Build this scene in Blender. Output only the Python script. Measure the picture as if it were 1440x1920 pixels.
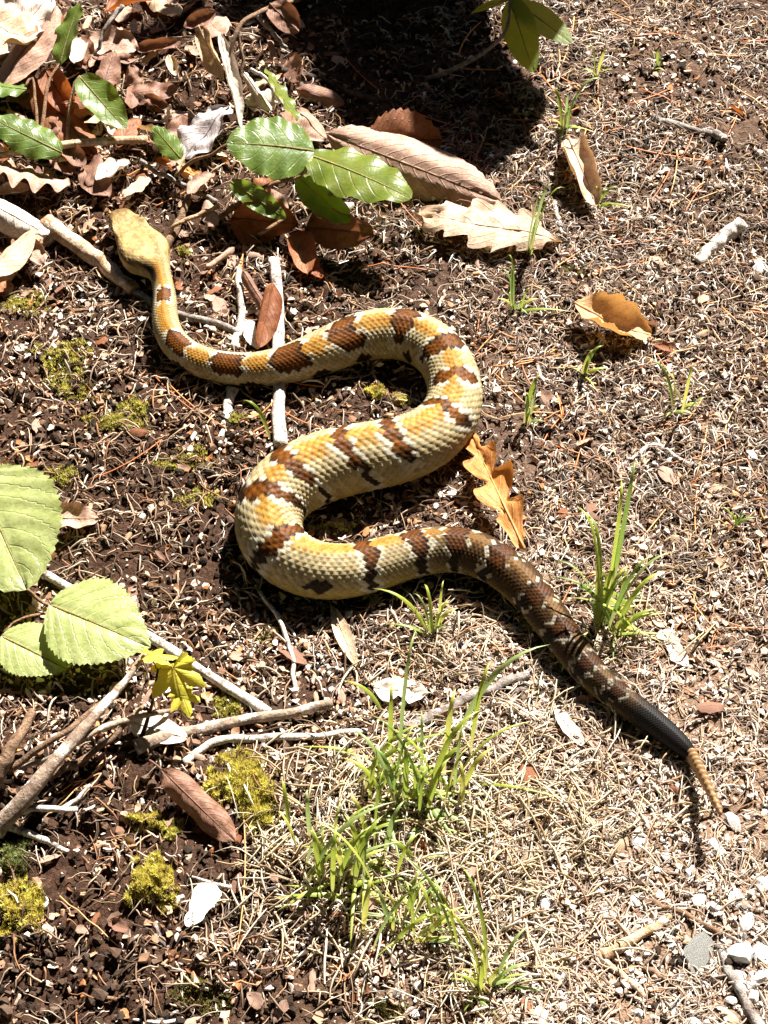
import bpy, math, random
import numpy as np
from mathutils import Matrix, Vector

# ------------------------------------------------------------------ scene, camera, light
for o in list(bpy.data.objects):
    bpy.data.objects.remove(o, do_unlink=True)
scene = bpy.context.scene
COL = scene.collection
PITCH = math.radians(52.0)
DIST = 1.45
FPX = 3480.0                      # focal length in photo pixels (1440 x 1920)
CAM = np.array([0.0, -DIST * math.cos(PITCH), DIST * math.sin(PITCH)])
FW = np.array([0.0, math.cos(PITCH), -math.sin(PITCH)])
UP = np.array([0.0, math.sin(PITCH), math.cos(PITCH)])
cd = bpy.data.cameras.new('camera')
cam = bpy.data.objects.new('camera', cd)
COL.objects.link(cam)
cam.location = CAM
cam.rotation_euler = (math.pi / 2 - PITCH, 0, 0)
cd.sensor_fit = 'VERTICAL'
cd.sensor_height = 24.0
cd.lens = 24.0 * FPX / 1920.0
cd.clip_start = 0.05
cd.clip_end = 500.0
scene.camera = cam

SUN_EL = math.radians(46.0)
SUN_AZ = math.radians(25.0)       # from +Y (away from the camera) towards +X
world = bpy.data.worlds.new('World')
scene.world = world
world.use_nodes = True
wn = world.node_tree.nodes
wl = world.node_tree.links
wn.clear()
sky = wn.new('ShaderNodeTexSky')
sky.sky_type = 'NISHITA'
sky.sun_disc = False
sky.sun_elevation = SUN_EL
sky.sun_rotation = SUN_AZ
bg = wn.new('ShaderNodeBackground')
bg.inputs['Strength'].default_value = 0.05
wo = wn.new('ShaderNodeOutputWorld')
wl.new(sky.outputs[0], bg.inputs[0])
wl.new(bg.outputs[0], wo.inputs[0])
sd = bpy.data.lights.new('sun', 'SUN')
sd.energy = 5.0
sd.angle = math.radians(0.5)
sd.color = (1.0, 0.955, 0.88)
sun = bpy.data.objects.new('sun', sd)
COL.objects.link(sun)
sdir = Vector((math.sin(SUN_AZ) * math.cos(SUN_EL), math.cos(SUN_AZ) * math.cos(SUN_EL), math.sin(SUN_EL)))
sun.rotation_euler = sdir.to_track_quat('Z', 'Y').to_euler()
sun.location = (0.5, 1.2, 2.0)
scene.view_settings.view_transform = 'Standard'
scene.view_settings.look = 'None'
scene.view_settings.gamma = 1.0
scene.view_settings.exposure = 2.0
scene.render.engine = 'CYCLES'
scene.cycles.max_bounces = 6
scene.cycles.diffuse_bounces = 1
scene.cycles.transparent_max_bounces = 4

RNG = np.random.default_rng(7)
random.seed(7)

# ------------------------------------------------------------------ helpers: noise, pixels, terrain
def _hash(ix, iy, seed):
    ix = ix.astype(np.int64); iy = iy.astype(np.int64)
    n = (ix * 374761393 + iy * 668265263 + seed * 1442695041) & 0xFFFFFFFF
    n = ((n ^ (n >> 13)) * 1274126177) & 0xFFFFFFFF
    n = ((n ^ (n >> 16)) * 2246822519) & 0xFFFFFFFF
    return ((n ^ (n >> 15)) & 0xFFFFFF) / float(0xFFFFFF)

def vnoise(x, y, seed=0):
    x = np.asarray(x, float); y = np.asarray(y, float)
    ix = np.floor(x); iy = np.floor(y)
    fx = x - ix; fy = y - iy
    fx = fx * fx * (3 - 2 * fx); fy = fy * fy * (3 - 2 * fy)
    a = _hash(ix, iy, seed); b = _hash(ix + 1, iy, seed)
    c = _hash(ix, iy + 1, seed); d = _hash(ix + 1, iy + 1, seed)
    return (a + (b - a) * fx) * (1 - fy) + (c + (d - c) * fx) * fy

def fbm(x, y, seed=0, oct=4, gain=0.5):
    s = 0.0; a = 1.0; t = 0.0
    for k in range(oct):
        s = s + a * vnoise(np.asarray(x) * 2 ** k, np.asarray(y) * 2 ** k, seed + 17 * k)
        t += a; a *= gain
    return s / t

def sstep(a, b, x):
    t = np.clip((np.asarray(x, float) - a) / (b - a), 0, 1)
    return t * t * (3 - 2 * t)

def project(P):
    P = np.asarray(P, float)
    d = P - CAM
    z = d @ FW
    return 720 + FPX * d[..., 0] / z, 960 - FPX * (d @ UP) / z, z

def at(px, py, z=0.0):
    d = FW + (px - 720) / FPX * np.array([1.0, 0, 0]) + (960 - py) / FPX * UP
    t = (z - CAM[2]) / d[2]
    return CAM + d * t

def mpp(P):
    """metres per photo pixel at P"""
    return float((np.asarray(P) - CAM) @ FW) / FPX

def blobs(px, py, lst, base=0.0):
    s = np.full(np.shape(px), float(base))
    for (cx, cy, rx, ry, a) in lst:
        s = s + a * np.exp(-(((px - cx) / rx) ** 2 + ((py - cy) / ry) ** 2))
    return s

BUMPS = []      # (x, y, rx, ry, height)
def bump(px, py, rx, ry, h):
    p = at(px, py)
    BUMPS.append((p[0], p[1], rx, ry, h))
bump(40, 120, 0.14, 0.16, 0.035)
bump(430, 120, 0.07, 0.09, 0.016)
bump(600, 430, 0.05, 0.05, -0.022)
bump(60, 1480, 0.07, 0.06, 0.010)
bump(60, 1720, 0.06, 0.05, 0.010)
bump(290, 1650, 0.03, 0.025, 0.007)
bump(450, 1490, 0.035, 0.03, 0.008)
bump(800, 1560, 0.07, 0.06, 0.008)
bump(1300, 250, 0.2, 0.2, 0.008)

def clod(x, y):
    """how cloddy the soil is at a world point: rough on the left, trodden flat on the right"""
    px, py, _ = project(np.stack([x, y, np.zeros_like(x)], -1))
    c = blobs(px, py, [(150, 1750, 420, 260, 0.9), (330, 850, 330, 260, 0.35), (120, 1450, 200, 150, 0.4),
                       (300, 250, 330, 260, 0.5), (620, 470, 120, 100, 0.5), (800, 150, 200, 200, 0.4)], 0.13)
    return np.clip(c, 0, 1)

def terrain(x, y):
    x = np.asarray(x, float); y = np.asarray(y, float)
    z = np.zeros_like(x)
    for (bx, by, rx, ry, h) in BUMPS:
        z = z + h * np.exp(-(((x - bx) / rx) ** 2 + ((y - by) / ry) ** 2))
    z = z + 0.010 * (fbm(x * 9, y * 9, 3, 2) - 0.5)
    c = clod(x, y)
    far = np.exp(-((np.hypot(x, y) / 1.6) ** 4))
    z = z + far * (0.004 + 0.019 * c) * (fbm(x * 55, y * 55, 11, 3, 0.55) - 0.5)
    z = z + far * (0.0025 + 0.005 * c) * (np.abs(fbm(x * 160, y * 160, 23, 2) - 0.5) * 2 - 0.3)
    return z

def T1(x, y):
    return float(terrain(np.array([x]), np.array([y]))[0])

def ag(px, py, dz=0.0):
    """point dz above the terrain seen at a photo pixel"""
    z = dz
    for _ in range(6):
        p = at(px, py, z)
        z = T1(p[0], p[1]) + dz
    return at(px, py, z)

# ------------------------------------------------------------------ helpers: objects and meshes
def mesh_obj(name, verts, faces, mat=None, parent=None, smooth=True, colors=None, uv=None, loc=None):
    verts = np.asarray(verts, np.float32).reshape(-1, 3)
    if loc is not None:
        verts = verts - np.asarray(loc, np.float32)
    me = bpy.data.meshes.new(name)
    if isinstance(faces, np.ndarray):
        n, k = faces.shape
        me.vertices.add(len(verts)); me.vertices.foreach_set('co', verts.ravel())
        me.loops.add(n * k); me.loops.foreach_set('vertex_index', faces.astype(np.int32).ravel())
        me.polygons.add(n)
        me.polygons.foreach_set('loop_start', np.arange(0, n * k, k, dtype=np.int32))
        me.polygons.foreach_set('loop_total', np.full(n, k, np.int32))
        me.update(calc_edges=True)
    else:
        me.from_pydata(verts.tolist(), [], faces)
        me.update()
    me.polygons.foreach_set('use_smooth', np.full(len(me.polygons), smooth, bool))
    if colors is not None:
        ca = me.color_attributes.new('tint', 'FLOAT_COLOR', 'POINT')
        c4 = np.ones((len(verts), 4), np.float32); c4[:, :3] = colors
        ca.data.foreach_set('color', c4.ravel())
    if uv is not None:
        ul = me.uv_layers.new(name='UVMap')
        li = np.zeros(len(me.loops), np.int32); me.loops.foreach_get('vertex_index', li)
        ul.data.foreach_set('uv', np.asarray(uv, np.float32)[li].ravel())
    if mat: me.materials.append(mat)
    o = bpy.data.objects.new(name, me)
    COL.objects.link(o)
    if loc is not None: o.location = loc
    if parent is not None:
        o.parent = parent
        if loc is None: pass
    return o

def child(o, parent):
    """parent o, keeping its world place (parents are never rotated or scaled)"""
    o.location = Vector(o.location) - Vector(parent.location)
    o.parent = parent
    return o

def thing(name, loc, label, cat, group=None):
    o = bpy.data.objects.new(name, None)
    COL.objects.link(o)
    o.location = loc
    o.empty_display_size = 0.01
    return tag(o, label, cat, group)

def tag(o, label, cat, group=None, kind=None):
    o['label'] = label; o['category'] = cat
    if group: o['group'] = group
    if kind: o['kind'] = kind
    return o

# ------------------------------------------------------------------ helpers: materials
def new_mat(name):
    m = bpy.data.materials.new(name); m.use_nodes = True
    nt = m.node_tree; nt.nodes.clear()
    out = nt.nodes.new('ShaderNodeOutputMaterial')
    return m, nt, out

def nd(nt, t, **kw):
    n = nt.nodes.new(t)
    for k, v in kw.items(): setattr(n, k, v)
    return n

def setin(nt, sock, v):
    if isinstance(v, bpy.types.NodeSocket): nt.links.new(v, sock)
    elif isinstance(v, (tuple, list)) and len(v) == 3 and sock.type == 'RGBA': sock.default_value = (*v, 1)
    else: sock.default_value = v

def mathn(nt, op, a, b=0.0, c=None, clamp=False):
    n = nd(nt, 'ShaderNodeMath', operation=op, use_clamp=clamp)
    setin(nt, n.inputs[0], a); setin(nt, n.inputs[1], b)
    if c is not None: setin(nt, n.inputs[2], c)
    return n.outputs[0]

def mixc(nt, f, a, b, blend='MIX'):
    n = nd(nt, 'ShaderNodeMix', data_type='RGBA', blend_type=blend)
    setin(nt, n.inputs[0], f); setin(nt, n.inputs[6], a); setin(nt, n.inputs[7], b)
    return n.outputs[2]

def noise(nt, scale, detail=4, rough=0.6, coord='Object', dist=0.0):
    tc = nd(nt, 'ShaderNodeTexCoord')
    n = nd(nt, 'ShaderNodeTexNoise')
    n.inputs['Scale'].default_value = scale; n.inputs['Detail'].default_value = detail
    n.inputs['Roughness'].default_value = rough; n.inputs['Distortion'].default_value = dist
    nt.links.new(tc.outputs[coord], n.inputs['Vector'])
    return n.outputs[0]

def ramp(nt, f, stops):
    n = nd(nt, 'ShaderNodeValToRGB')
    els = n.color_ramp.elements
    while len(els) < len(stops): els.new(0.5)
    for e, (p, c) in zip(els, stops):
        e.position = p; e.color = (*c, 1) if len(c) == 3 else c
    nt.links.new(f, n.inputs[0])
    return n.outputs[0]

def bumpn(nt, h, strength=0.4, dist=0.001):
    n = nd(nt, 'ShaderNodeBump')
    n.inputs['Strength'].default_value = strength; n.inputs['Distance'].default_value = dist
    nt.links.new(h, n.inputs['Height'])
    return n.outputs[0]

def surface(nt, out, col, rough=0.8, spec=0.3, normal=None, transl=0.0, tcol=None):
    p = nd(nt, 'ShaderNodeBsdfPrincipled')
    setin(nt, p.inputs['Base Color'], col)
    setin(nt, p.inputs['Roughness'], rough)
    p.inputs['Specular IOR Level'].default_value = spec
    if normal is not None: nt.links.new(normal, p.inputs['Normal'])
    if transl > 0:
        t = nd(nt, 'ShaderNodeBsdfTranslucent')
        setin(nt, t.inputs[0], tcol if tcol is not None else col)
        m = nd(nt, 'ShaderNodeMixShader'); m.inputs[0].default_value = transl
        nt.links.new(p.outputs[0], m.inputs[1]); nt.links.new(t.outputs[0], m.inputs[2])
        nt.links.new(m.outputs[0], out.inputs[0])
    else:
        nt.links.new(p.outputs[0], out.inputs[0])
    return p

def mat_tint(name, rough=0.8, spec=0.25, nscale=700, var=0.45, transl=0.0, bump=0.3):
    m, nt, out = new_mat(name)
    a = nd(nt, 'ShaderNodeAttribute', attribute_name='tint')
    n = noise(nt, nscale, 3)
    v = mathn(nt, 'MULTIPLY_ADD', n, var * 2, 1 - var)
    mul = nd(nt, 'ShaderNodeVectorMath', operation='SCALE')
    nt.links.new(a.outputs['Color'], mul.inputs[0]); nt.links.new(v, mul.inputs['Scale'])
    surface(nt, out, mul.outputs[0], rough, spec, bumpn(nt, n, bump, 0.0006), transl)
    return m

def mat_soil():
    m, nt, out = new_mat('forest_soil')
    a = nd(nt, 'ShaderNodeAttribute', attribute_name='tint')
    n1 = noise(nt, 60, 6, 0.7); n2 = noise(nt, 420, 5, 0.75); n3 = noise(nt, 1100, 2, 0.6)
    f = mathn(nt, 'MULTIPLY_ADD', n1, 1.1, -0.05)
    c = mixc(nt, f, (0.45, 0.42, 0.40), (1.35, 1.25, 1.15))
    c = mixc(nt, 1.0, a.outputs['Color'], c, 'MULTIPLY')
    sp = ramp(nt, n2, [(0.0, (0.35, 0.33, 0.32)), (0.42, (0.7, 0.66, 0.63)), (0.56, (1.2, 1.1, 1.0)), (0.7, (2.6, 2.3, 2.0))])
    c = mixc(nt, 1.0, c, sp, 'MULTIPLY')
    h = mathn(nt, 'ADD', n2, mathn(nt, 'MULTIPLY', n3, 0.5))
    surface(nt, out, c, 0.95, 0.12, bumpn(nt, h, 0.9, 0.0025))
    return m

def mat_bark(name, ca, cb, cc=None, scale=140, rough=0.8, bmp=0.0028):
    m, nt, out = new_mat(name)
    tc = nd(nt, 'ShaderNodeTexCoord')
    n1 = noise(nt, scale, 6, 0.7, dist=0.4); n2 = noise(nt, scale * 5, 4, 0.7)
    c = mixc(nt, ramp(nt, n1, [(0.36, (0, 0, 0)), (0.62, (1, 1, 1))]), ca, cb)
    if cc is not None:
        c = mixc(nt, ramp(nt, noise(nt, scale * 0.6, 5, 0.75), [(0.53, (0, 0, 0)), (0.62, (1, 1, 1))]), c, cc)
    c = mixc(nt, 1.0, c, ramp(nt, n2, [(0.3, (0.55, 0.52, 0.5)), (0.6, (1.1, 1.1, 1.1))]), 'MULTIPLY')
    h = mathn(nt, 'ADD', n1, mathn(nt, 'MULTIPLY', n2, 0.6))
    surface(nt, out, c, rough, 0.2, bumpn(nt, h, 1.0, bmp))
    return m

def veins(nt, n, slope, width, mid=0.035):
    """0..1 vein mask from the leaf's own UV (u along the midrib, v across -1..1)"""
    uvn = nd(nt, 'ShaderNodeUVMap'); uvn.uv_map = 'UVMap'
    sx = nd(nt, 'ShaderNodeSeparateXYZ'); nt.links.new(uvn.outputs[0], sx.inputs[0])
    u, v = sx.outputs[0], sx.outputs[1]
    av = mathn(nt, 'ABSOLUTE', v)
    t = mathn(nt, 'SUBTRACT', u, mathn(nt, 'MULTIPLY', mathn(nt, 'POWER', av, 1.25), slope))
    fr = mathn(nt, 'FRACT', mathn(nt, 'MULTIPLY', t, n))
    d = mathn(nt, 'ABSOLUTE', mathn(nt, 'SUBTRACT', fr, 0.5))
    side = mathn(nt, 'SUBTRACT', 1.0, mathn(nt, 'DIVIDE', d, width), clamp=True)
    midl = mathn(nt, 'SUBTRACT', 1.0, mathn(nt, 'DIVIDE', av, mid), clamp=True)
    return mathn(nt, 'MAXIMUM', mathn(nt, 'MULTIPLY', side, 0.7), midl), u, av

def mat_dry(name, ca, cb, cv=None, transl=0.3, tcol=None, n=11, rough=0.6, spec=0.3):
    m, nt, out = new_mat(name)
    vm, u, av = veins(nt, n, 0.32, 0.09, 0.03)
    n1 = noise(nt, 70, 6, 0.65); n2 = noise(nt, 480, 4, 0.7)
    c = mixc(nt, ramp(nt, n1, [(0.36, (0, 0, 0)), (0.64, (1, 1, 1))]), ca, cb)
    c = mixc(nt, 1.0, c, ramp(nt, n2, [(0.32, (0.62, 0.58, 0.55)), (0.56, (1.08, 1.08, 1.08))]), 'MULTIPLY')
    c = mixc(nt, mathn(nt, 'MULTIPLY', vm, 0.45), c, cv or tuple(min(1, x * 0.55) for x in ca))
    h = mathn(nt, 'ADD', mathn(nt, 'MULTIPLY', vm, 1.0), mathn(nt, 'MULTIPLY', n2, 0.5))
    surface(nt, out, c, rough, spec, bumpn(nt, h, 0.6, 0.0008), transl, tcol or c)
    return m

def mat_green(name, ca, cb, cv, transl=0.4, tcol=(0.30, 0.42, 0.03), n=7, rough=0.32, spec=0.5, net=260, spots=0.0, slope=0.3):
    m, nt, out = new_mat(name)
    vm, u, av = veins(nt, n, slope, 0.07, 0.035)
    n1 = noise(nt, 60, 5, 0.6)
    c = mixc(nt, ramp(nt, n1, [(0.35, (0, 0, 0)), (0.65, (1, 1, 1))]), ca, cb)
    c = mixc(nt, mathn(nt, 'MULTIPLY', vm, 0.38), c, cv)
    c = mixc(nt, 1.0, c, ramp(nt, noise(nt, 300, 4, 0.7), [(0.3, (0.8, 0.8, 0.75)), (0.6, (1.08, 1.08, 1.05))]), 'MULTIPLY')
    tc = nd(nt, 'ShaderNodeTexCoord')
    vo = nd(nt, 'ShaderNodeTexVoronoi'); vo.feature = 'DISTANCE_TO_EDGE'
    vo.inputs['Scale'].default_value = net
    nt.links.new(tc.outputs['Object'], vo.inputs['Vector'])
    cell = mathn(nt, 'MINIMUM', mathn(nt, 'MULTIPLY', vo.outputs[0], 5.0), 1.0)
    if spots > 0:
        s = ramp(nt, noise(nt, 330, 3, 0.7), [(0.66, (0, 0, 0)), (0.72, (1, 1, 1))])
        c = mixc(nt, mathn(nt, 'MULTIPLY', s, spots), c, (0.10, 0.05, 0.015))
    t = mixc(nt, mathn(nt, 'MULTIPLY', vm, 0.5), tcol, tuple(x * 0.6 for x in tcol))
    h = mathn(nt, 'SUBTRACT', mathn(nt, 'MULTIPLY', cell, 0.16), mathn(nt, 'MULTIPLY', vm, 0.9))
    surface(nt, out, c, rough, spec, bumpn(nt, h, 0.4, 0.0012), transl, t)
    return m

M = {}
M['soil'] = mat_soil()
M['fibre'] = mat_tint('dry_fibre', 0.85, 0.2, 400, 0.3, 0.0)
M['chip'] = mat_tint('bark_chip', 0.85, 0.2, 500, 0.4)
M['crumb'] = mat_tint('soil_crumb', 0.95, 0.1, 900, 0.6, 0.0, 0.8)
M['grit'] = mat_tint('grit_stone', 0.8, 0.3, 350, 0.25)
M['straw'] = mat_tint('dead_straw', 0.6, 0.35, 250, 0.25, 0.15)
M['moss'] = mat_tint('moss_leaf', 0.7, 0.2, 300, 0.35, 0.35)
M['grass'] = mat_tint('grass_blade', 0.42, 0.45, 250, 0.2, 0.45)
M['needle'] = mat_tint('pine_needle', 0.5, 0.4, 300, 0.3)
M['quartz'] = mat_bark('white_quartz', (0.72, 0.69, 0.65), (0.85, 0.84, 0.82), (0.56, 0.48, 0.41), 90, 0.6, 0.0006)
M['slate'] = mat_bark('grey_schist', (0.22, 0.23, 0.22), (0.46, 0.46, 0.43), (0.62, 0.58, 0.52), 110, 0.4, 0.002)
M['pale_wood'] = mat_bark('bleached_wood', (0.44, 0.38, 0.33), (0.70, 0.65, 0.59), (0.17, 0.13, 0.10), 190, 0.8, 0.0012)
M['lichen_wood'] = mat_bark('lichened_bark', (0.17, 0.115, 0.08), (0.38, 0.29, 0.22), (0.70, 0.68, 0.63), 75, 0.8, 0.002)
M['grey_wood'] = mat_bark('grey_bark', (0.15, 0.12, 0.10), (0.36, 0.31, 0.28), (0.46, 0.45, 0.41), 150)
M['brown_wood'] = mat_bark('brown_bark', (0.13, 0.075, 0.045), (0.33, 0.21, 0.13), None, 160)
M['tan_wood'] = mat_bark('peeling_bark', (0.36, 0.20, 0.10), (0.62, 0.45, 0.30), (0.66, 0.58, 0.48), 90)
M['dark_wood'] = mat_bark('dark_bark', (0.03, 0.02, 0.015), (0.085, 0.06, 0.045), None, 60)
M['stem'] = mat_bark('leaf_stem', (0.20, 0.10, 0.05), (0.38, 0.23, 0.13), None, 200)
M['green_stem'] = mat_bark('green_stem', (0.22, 0.16, 0.05), (0.34, 0.30, 0.10), None, 200)

# ------------------------------------------------------------------ ground
def axis(lo, hi, step, far):
    core = np.arange(lo, hi + step / 2, step)
    g = [hi]
    d = step
    out = []
    x = hi
    while x < far:
        d *= 1.35; x += d; out.append(x)
    out = np.array(out)
    lo_side = (lo - (out - hi))[::-1]
    return np.concatenate([lo_side, core, out])

def soil_tint(x, y):
    px, py, _ = project(np.stack([np.clip(x, -1, 1), np.clip(y, -0.6, 1.2), np.zeros_like(x)], -1))
    sandy = np.clip(blobs(px, py, [(1250, 1750, 420, 330, 1.0), (1350, 1250, 300, 300, 0.6), (850, 1650, 260, 260, 0.35)]), 0, 1)[..., None]
    greyb = np.clip(blobs(px, py, [(1250, 350, 420, 500, 1.0), (1050, 850, 320, 250, 0.8)]), 0, 1)[..., None]
    dark = np.array([0.060, 0.036, 0.026]); sand = np.array([0.30, 0.225, 0.175]); grey = np.array([0.125, 0.090, 0.072])
    c = dark * np.ones((*x.shape, 1))
    c = c + (grey - c) * greyb
    c = c + (sand - c) * sandy
    return c

gx = axis(-0.50, 0.50, 0.0026, 120)
gy = axis(-0.52, 0.76, 0.0026, 120)
X, Y = np.meshgrid(gx, gy)
Z = terrain(X.ravel(), Y.ravel())
nx, ny = len(gx), len(gy)
idx = np.arange(nx * ny).reshape(ny, nx)
F = np.stack([idx[:-1, :-1], idx[:-1, 1:], idx[1:, 1:], idx[1:, :-1]], -1).reshape(-1, 4)
ground = mesh_obj('ground', np.stack([X.ravel(), Y.ravel(), Z], -1), F, M['soil'], colors=soil_tint(X.ravel(), Y.ravel()))
ground['kind'] = 'structure'

# ------------------------------------------------------------------ scatter helpers
def scatter(n, dens, margin=220):
    """n ground points (x, y) whose photo position passes a density function"""
    xs, ys = [], []
    got = 0
    while got < n:
        x = RNG.uniform(-0.56, 0.56, 40000); y = RNG.uniform(-0.56, 0.85, 40000)
        px, py, _ = project(np.stack([x, y, np.zeros_like(x)], -1))
        k = (px > -margin) & (px < 1440 + margin) & (py > -margin * 0.7) & (py < 1920 + margin)
        k &= RNG.random(40000) < np.clip(dens(px, py, x, y), 0, 1)
        xs.append(x[k]); ys.append(y[k]); got += int(k.sum())
        if not k.any(): break
    return np.concatenate(xs)[:n], np.concatenate(ys)[:n]

def palette(cols, weights, n, var=0.25):
    w = np.asarray(weights, float); w /= w.sum()
    c = np.asarray(cols)[RNG.choice(len(cols), n, p=w)]
    return np.clip(c * (1 + RNG.normal(0, var, (n, 1))), 0.006, 0.9)

def tone(x, y, cols):
    """the lower path is paler than the upper one"""
    px, py, _ = project(np.stack([x, y, np.zeros_like(x)], -1))
    k = (0.55 * sstep(850, 1500, py) * sstep(500, 900, px))[:, None]
    return np.clip(cols * (1 - k) + (cols * 0.55 + np.array([0.36, 0.29, 0.235])) * k, 0, .85)

def fibres(x, y, L, r, cols, curl=1.0, arch=0.002, lift=0.0008, k=7, heading=None):
    """curly thin fibres lying on the terrain, as one mesh's vertices/faces/colours"""
    n = len(x)
    th = RNG.uniform(0, 2 * np.pi, n) if heading is None else heading
    L = np.broadcast_to(L, (n,)); r = np.broadcast_to(r, (n,))
    dth = RNG.normal(0, curl, (n, k)) * 0.55 + RNG.normal(0, curl * 0.45, (n, 1))
    ang = th[:, None] + np.cumsum(dth, 1)
    seg = (L / (k - 1))[:, None]
    dx = np.cos(ang) * seg; dy = np.sin(ang) * seg
    PX = x[:, None] + np.cumsum(dx, 1) - dx.sum(1, keepdims=True) / 2
    PY = y[:, None] + np.cumsum(dy, 1) - dy.sum(1, keepdims=True) / 2
    t = np.linspace(0, 1, k)[None]
    base = terrain(PX.ravel(), PY.ravel()).reshape(n, k)
    base = 0.5 * base + 0.5 * np.maximum(base, base.mean(1, keepdims=True))
    A = np.abs(RNG.normal(0, arch, (n, 1)))
    PZ = base + lift + r[:, None] + A * np.sin(np.pi * t) + np.abs(RNG.normal(0, arch * 0.7, (n, 1))) * (t if True else 0)
    sx, sy = -np.sin(ang), np.cos(ang)
    rr = r[:, None] * (0.55 + 0.45 * np.sin(np.pi * np.clip(t * 0.9 + 0.08, 0, 1)))
    V = np.empty((n, k, 3, 3), np.float32)
    for q, (a, b) in enumerate(((1, -0.5), (-1, -0.5), (0, 1))):
        V[:, :, q, 0] = PX + sx * rr * a; V[:, :, q, 1] = PY + sy * rr * a; V[:, :, q, 2] = PZ + rr * b
    base_i = (np.arange(n) * k * 3)[:, None, None]
    j = np.arange(k - 1)[None, :, None] * 3
    fs = []
    for a, b in ((0, 1), (1, 2), (2, 0)):
        fs.append(np.concatenate([base_i + j + a, base_i + j + b, base_i + j + 3 + b, base_i + j + 3 + a], -1))
    Fq = np.stack(fs, 2).reshape(-1, 4)
    C = np.repeat(cols, k * 3, 0)
    return V.reshape(-1, 3), Fq, C

ICO = None
def ico():
    global ICO
    if ICO is None:
        t = (1 + 5 ** 0.5) / 2
        v = np.array([(-1, t, 0), (1, t, 0), (-1, -t, 0), (1, -t, 0), (0, -1, t), (0, 1, t), (0, -1, -t), (0, 1, -t), (t, 0, -1), (t, 0, 1), (-t, 0, -1), (-t, 0, 1)], float)
        v /= np.linalg.norm(v[0])
        f = np.array([(0, 11, 5), (0, 5, 1), (0, 1, 7), (0, 7, 10), (0, 10, 11), (1, 5, 9), (5, 11, 4), (11, 10, 2), (10, 7, 6), (7, 1, 8), (3, 9, 4), (3, 4, 2), (3, 2, 6), (3, 6, 8), (3, 8, 9), (4, 9, 5), (2, 4, 11), (6, 2, 10), (8, 6, 7), (9, 8, 1)])
        ICO = (v, f)
    return ICO

def rotmats(n, tilt):
    a = RNG.uniform(0, 2 * np.pi, n); b = RNG.normal(0, tilt, n); c = RNG.normal(0, tilt, n)
    ca, sa, cb, sb, cc, sc = np.cos(a), np.sin(a), np.cos(b), np.sin(b), np.cos(c), np.sin(c)
    Z0 = np.zeros(n); O = np.ones(n)
    Rz = np.stack([ca, -sa, Z0, sa, ca, Z0, Z0, Z0, O], -1).reshape(n, 3, 3)
    Rx = np.stack([O, Z0, Z0, Z0, cb, -sb, Z0, sb, cb], -1).reshape(n, 3, 3)
    Ry = np.stack([cc, Z0, sc, Z0, O, Z0, -sc, Z0, cc], -1).reshape(n, 3, 3)
    return Rx @ Ry @ Rz

def lumps(x, y, size, flat, cols, jit=0.25, tilt=0.5, sink=0.2, elong=0.4):
    """small faceted lumps (crumbs, grit)"""
    n = len(x); v, f = ico()
    s = np.stack([size * (1 + RNG.random(n) * elong), size * (1 - RNG.random(n) * elong * 0.6), size * flat * RNG.uniform(0.7, 1.3, n)], -1) * 0.5
    P = v[None] * (1 + RNG.normal(0, jit, (n, 12, 1))) * s[:, None]
    P = np.einsum('nij,nvj->nvi', rotmats(n, tilt), P)
    z = terrain(x, y)
    P = P + np.stack([x, y, z + s[:, 2] * (1 - sink * 2)], -1)[:, None]
    Fq = (f[None] + (np.arange(n) * 12)[:, None, None]).reshape(-1, 3)
    return P.reshape(-1, 3), Fq, np.repeat(cols, 12, 0)

def chips(x, y, size, asp, thick, cols, tilt=0.35, lift=0.001):
    """flat irregular flakes: a six-cornered plate with a bent middle"""
    n = len(x); K = 6
    a = np.linspace(0, 2 * np.pi, K, endpoint=False)[None] + RNG.normal(0, 0.25, (n, K))
    r = RNG.uniform(0.55, 1.1, (n, K))
    px = np.cos(a) * r * size[:, None] * 0.5
    py = np.sin(a) * r * size[:, None] * 0.5 * asp[:, None]
    bend = RNG.normal(0, 1.0, (n, 1)) * (px ** 2) / size[:, None]
    top = np.stack([px, py, bend + thick[:, None]], -1)
    bot = np.stack([px * 0.93, py * 0.93, bend], -1)
    ctop = np.stack([np.zeros(n), np.zeros(n), thick * 1.15], -1)[:, None]
    P = np.concatenate([top, bot, ctop], 1)
    P = np.einsum('nij,nvj->nvi', rotmats(n, tilt), P)
    P = P + np.stack([x, y, terrain(x, y) + lift], -1)[:, None]
    f = []
    for i in range(K):
        j = (i + 1) % K
        f += [(i, j, 12), (i, 6 + i, 6 + j), (i, 6 + j, j)]
    f = np.array(f)
    Fq = (f[None] + (np.arange(n) * 13)[:, None, None]).reshape(-1, 3)
    return P.reshape(-1, 3), Fq, np.repeat(cols, 13, 0)

def stuff(name, data, mat, label, cat, smooth=True):
    V, Fq, C = data
    o = mesh_obj(name, V, Fq, mat, smooth=smooth, colors=C)
    return tag(o, label, cat, kind='stuff')

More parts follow.
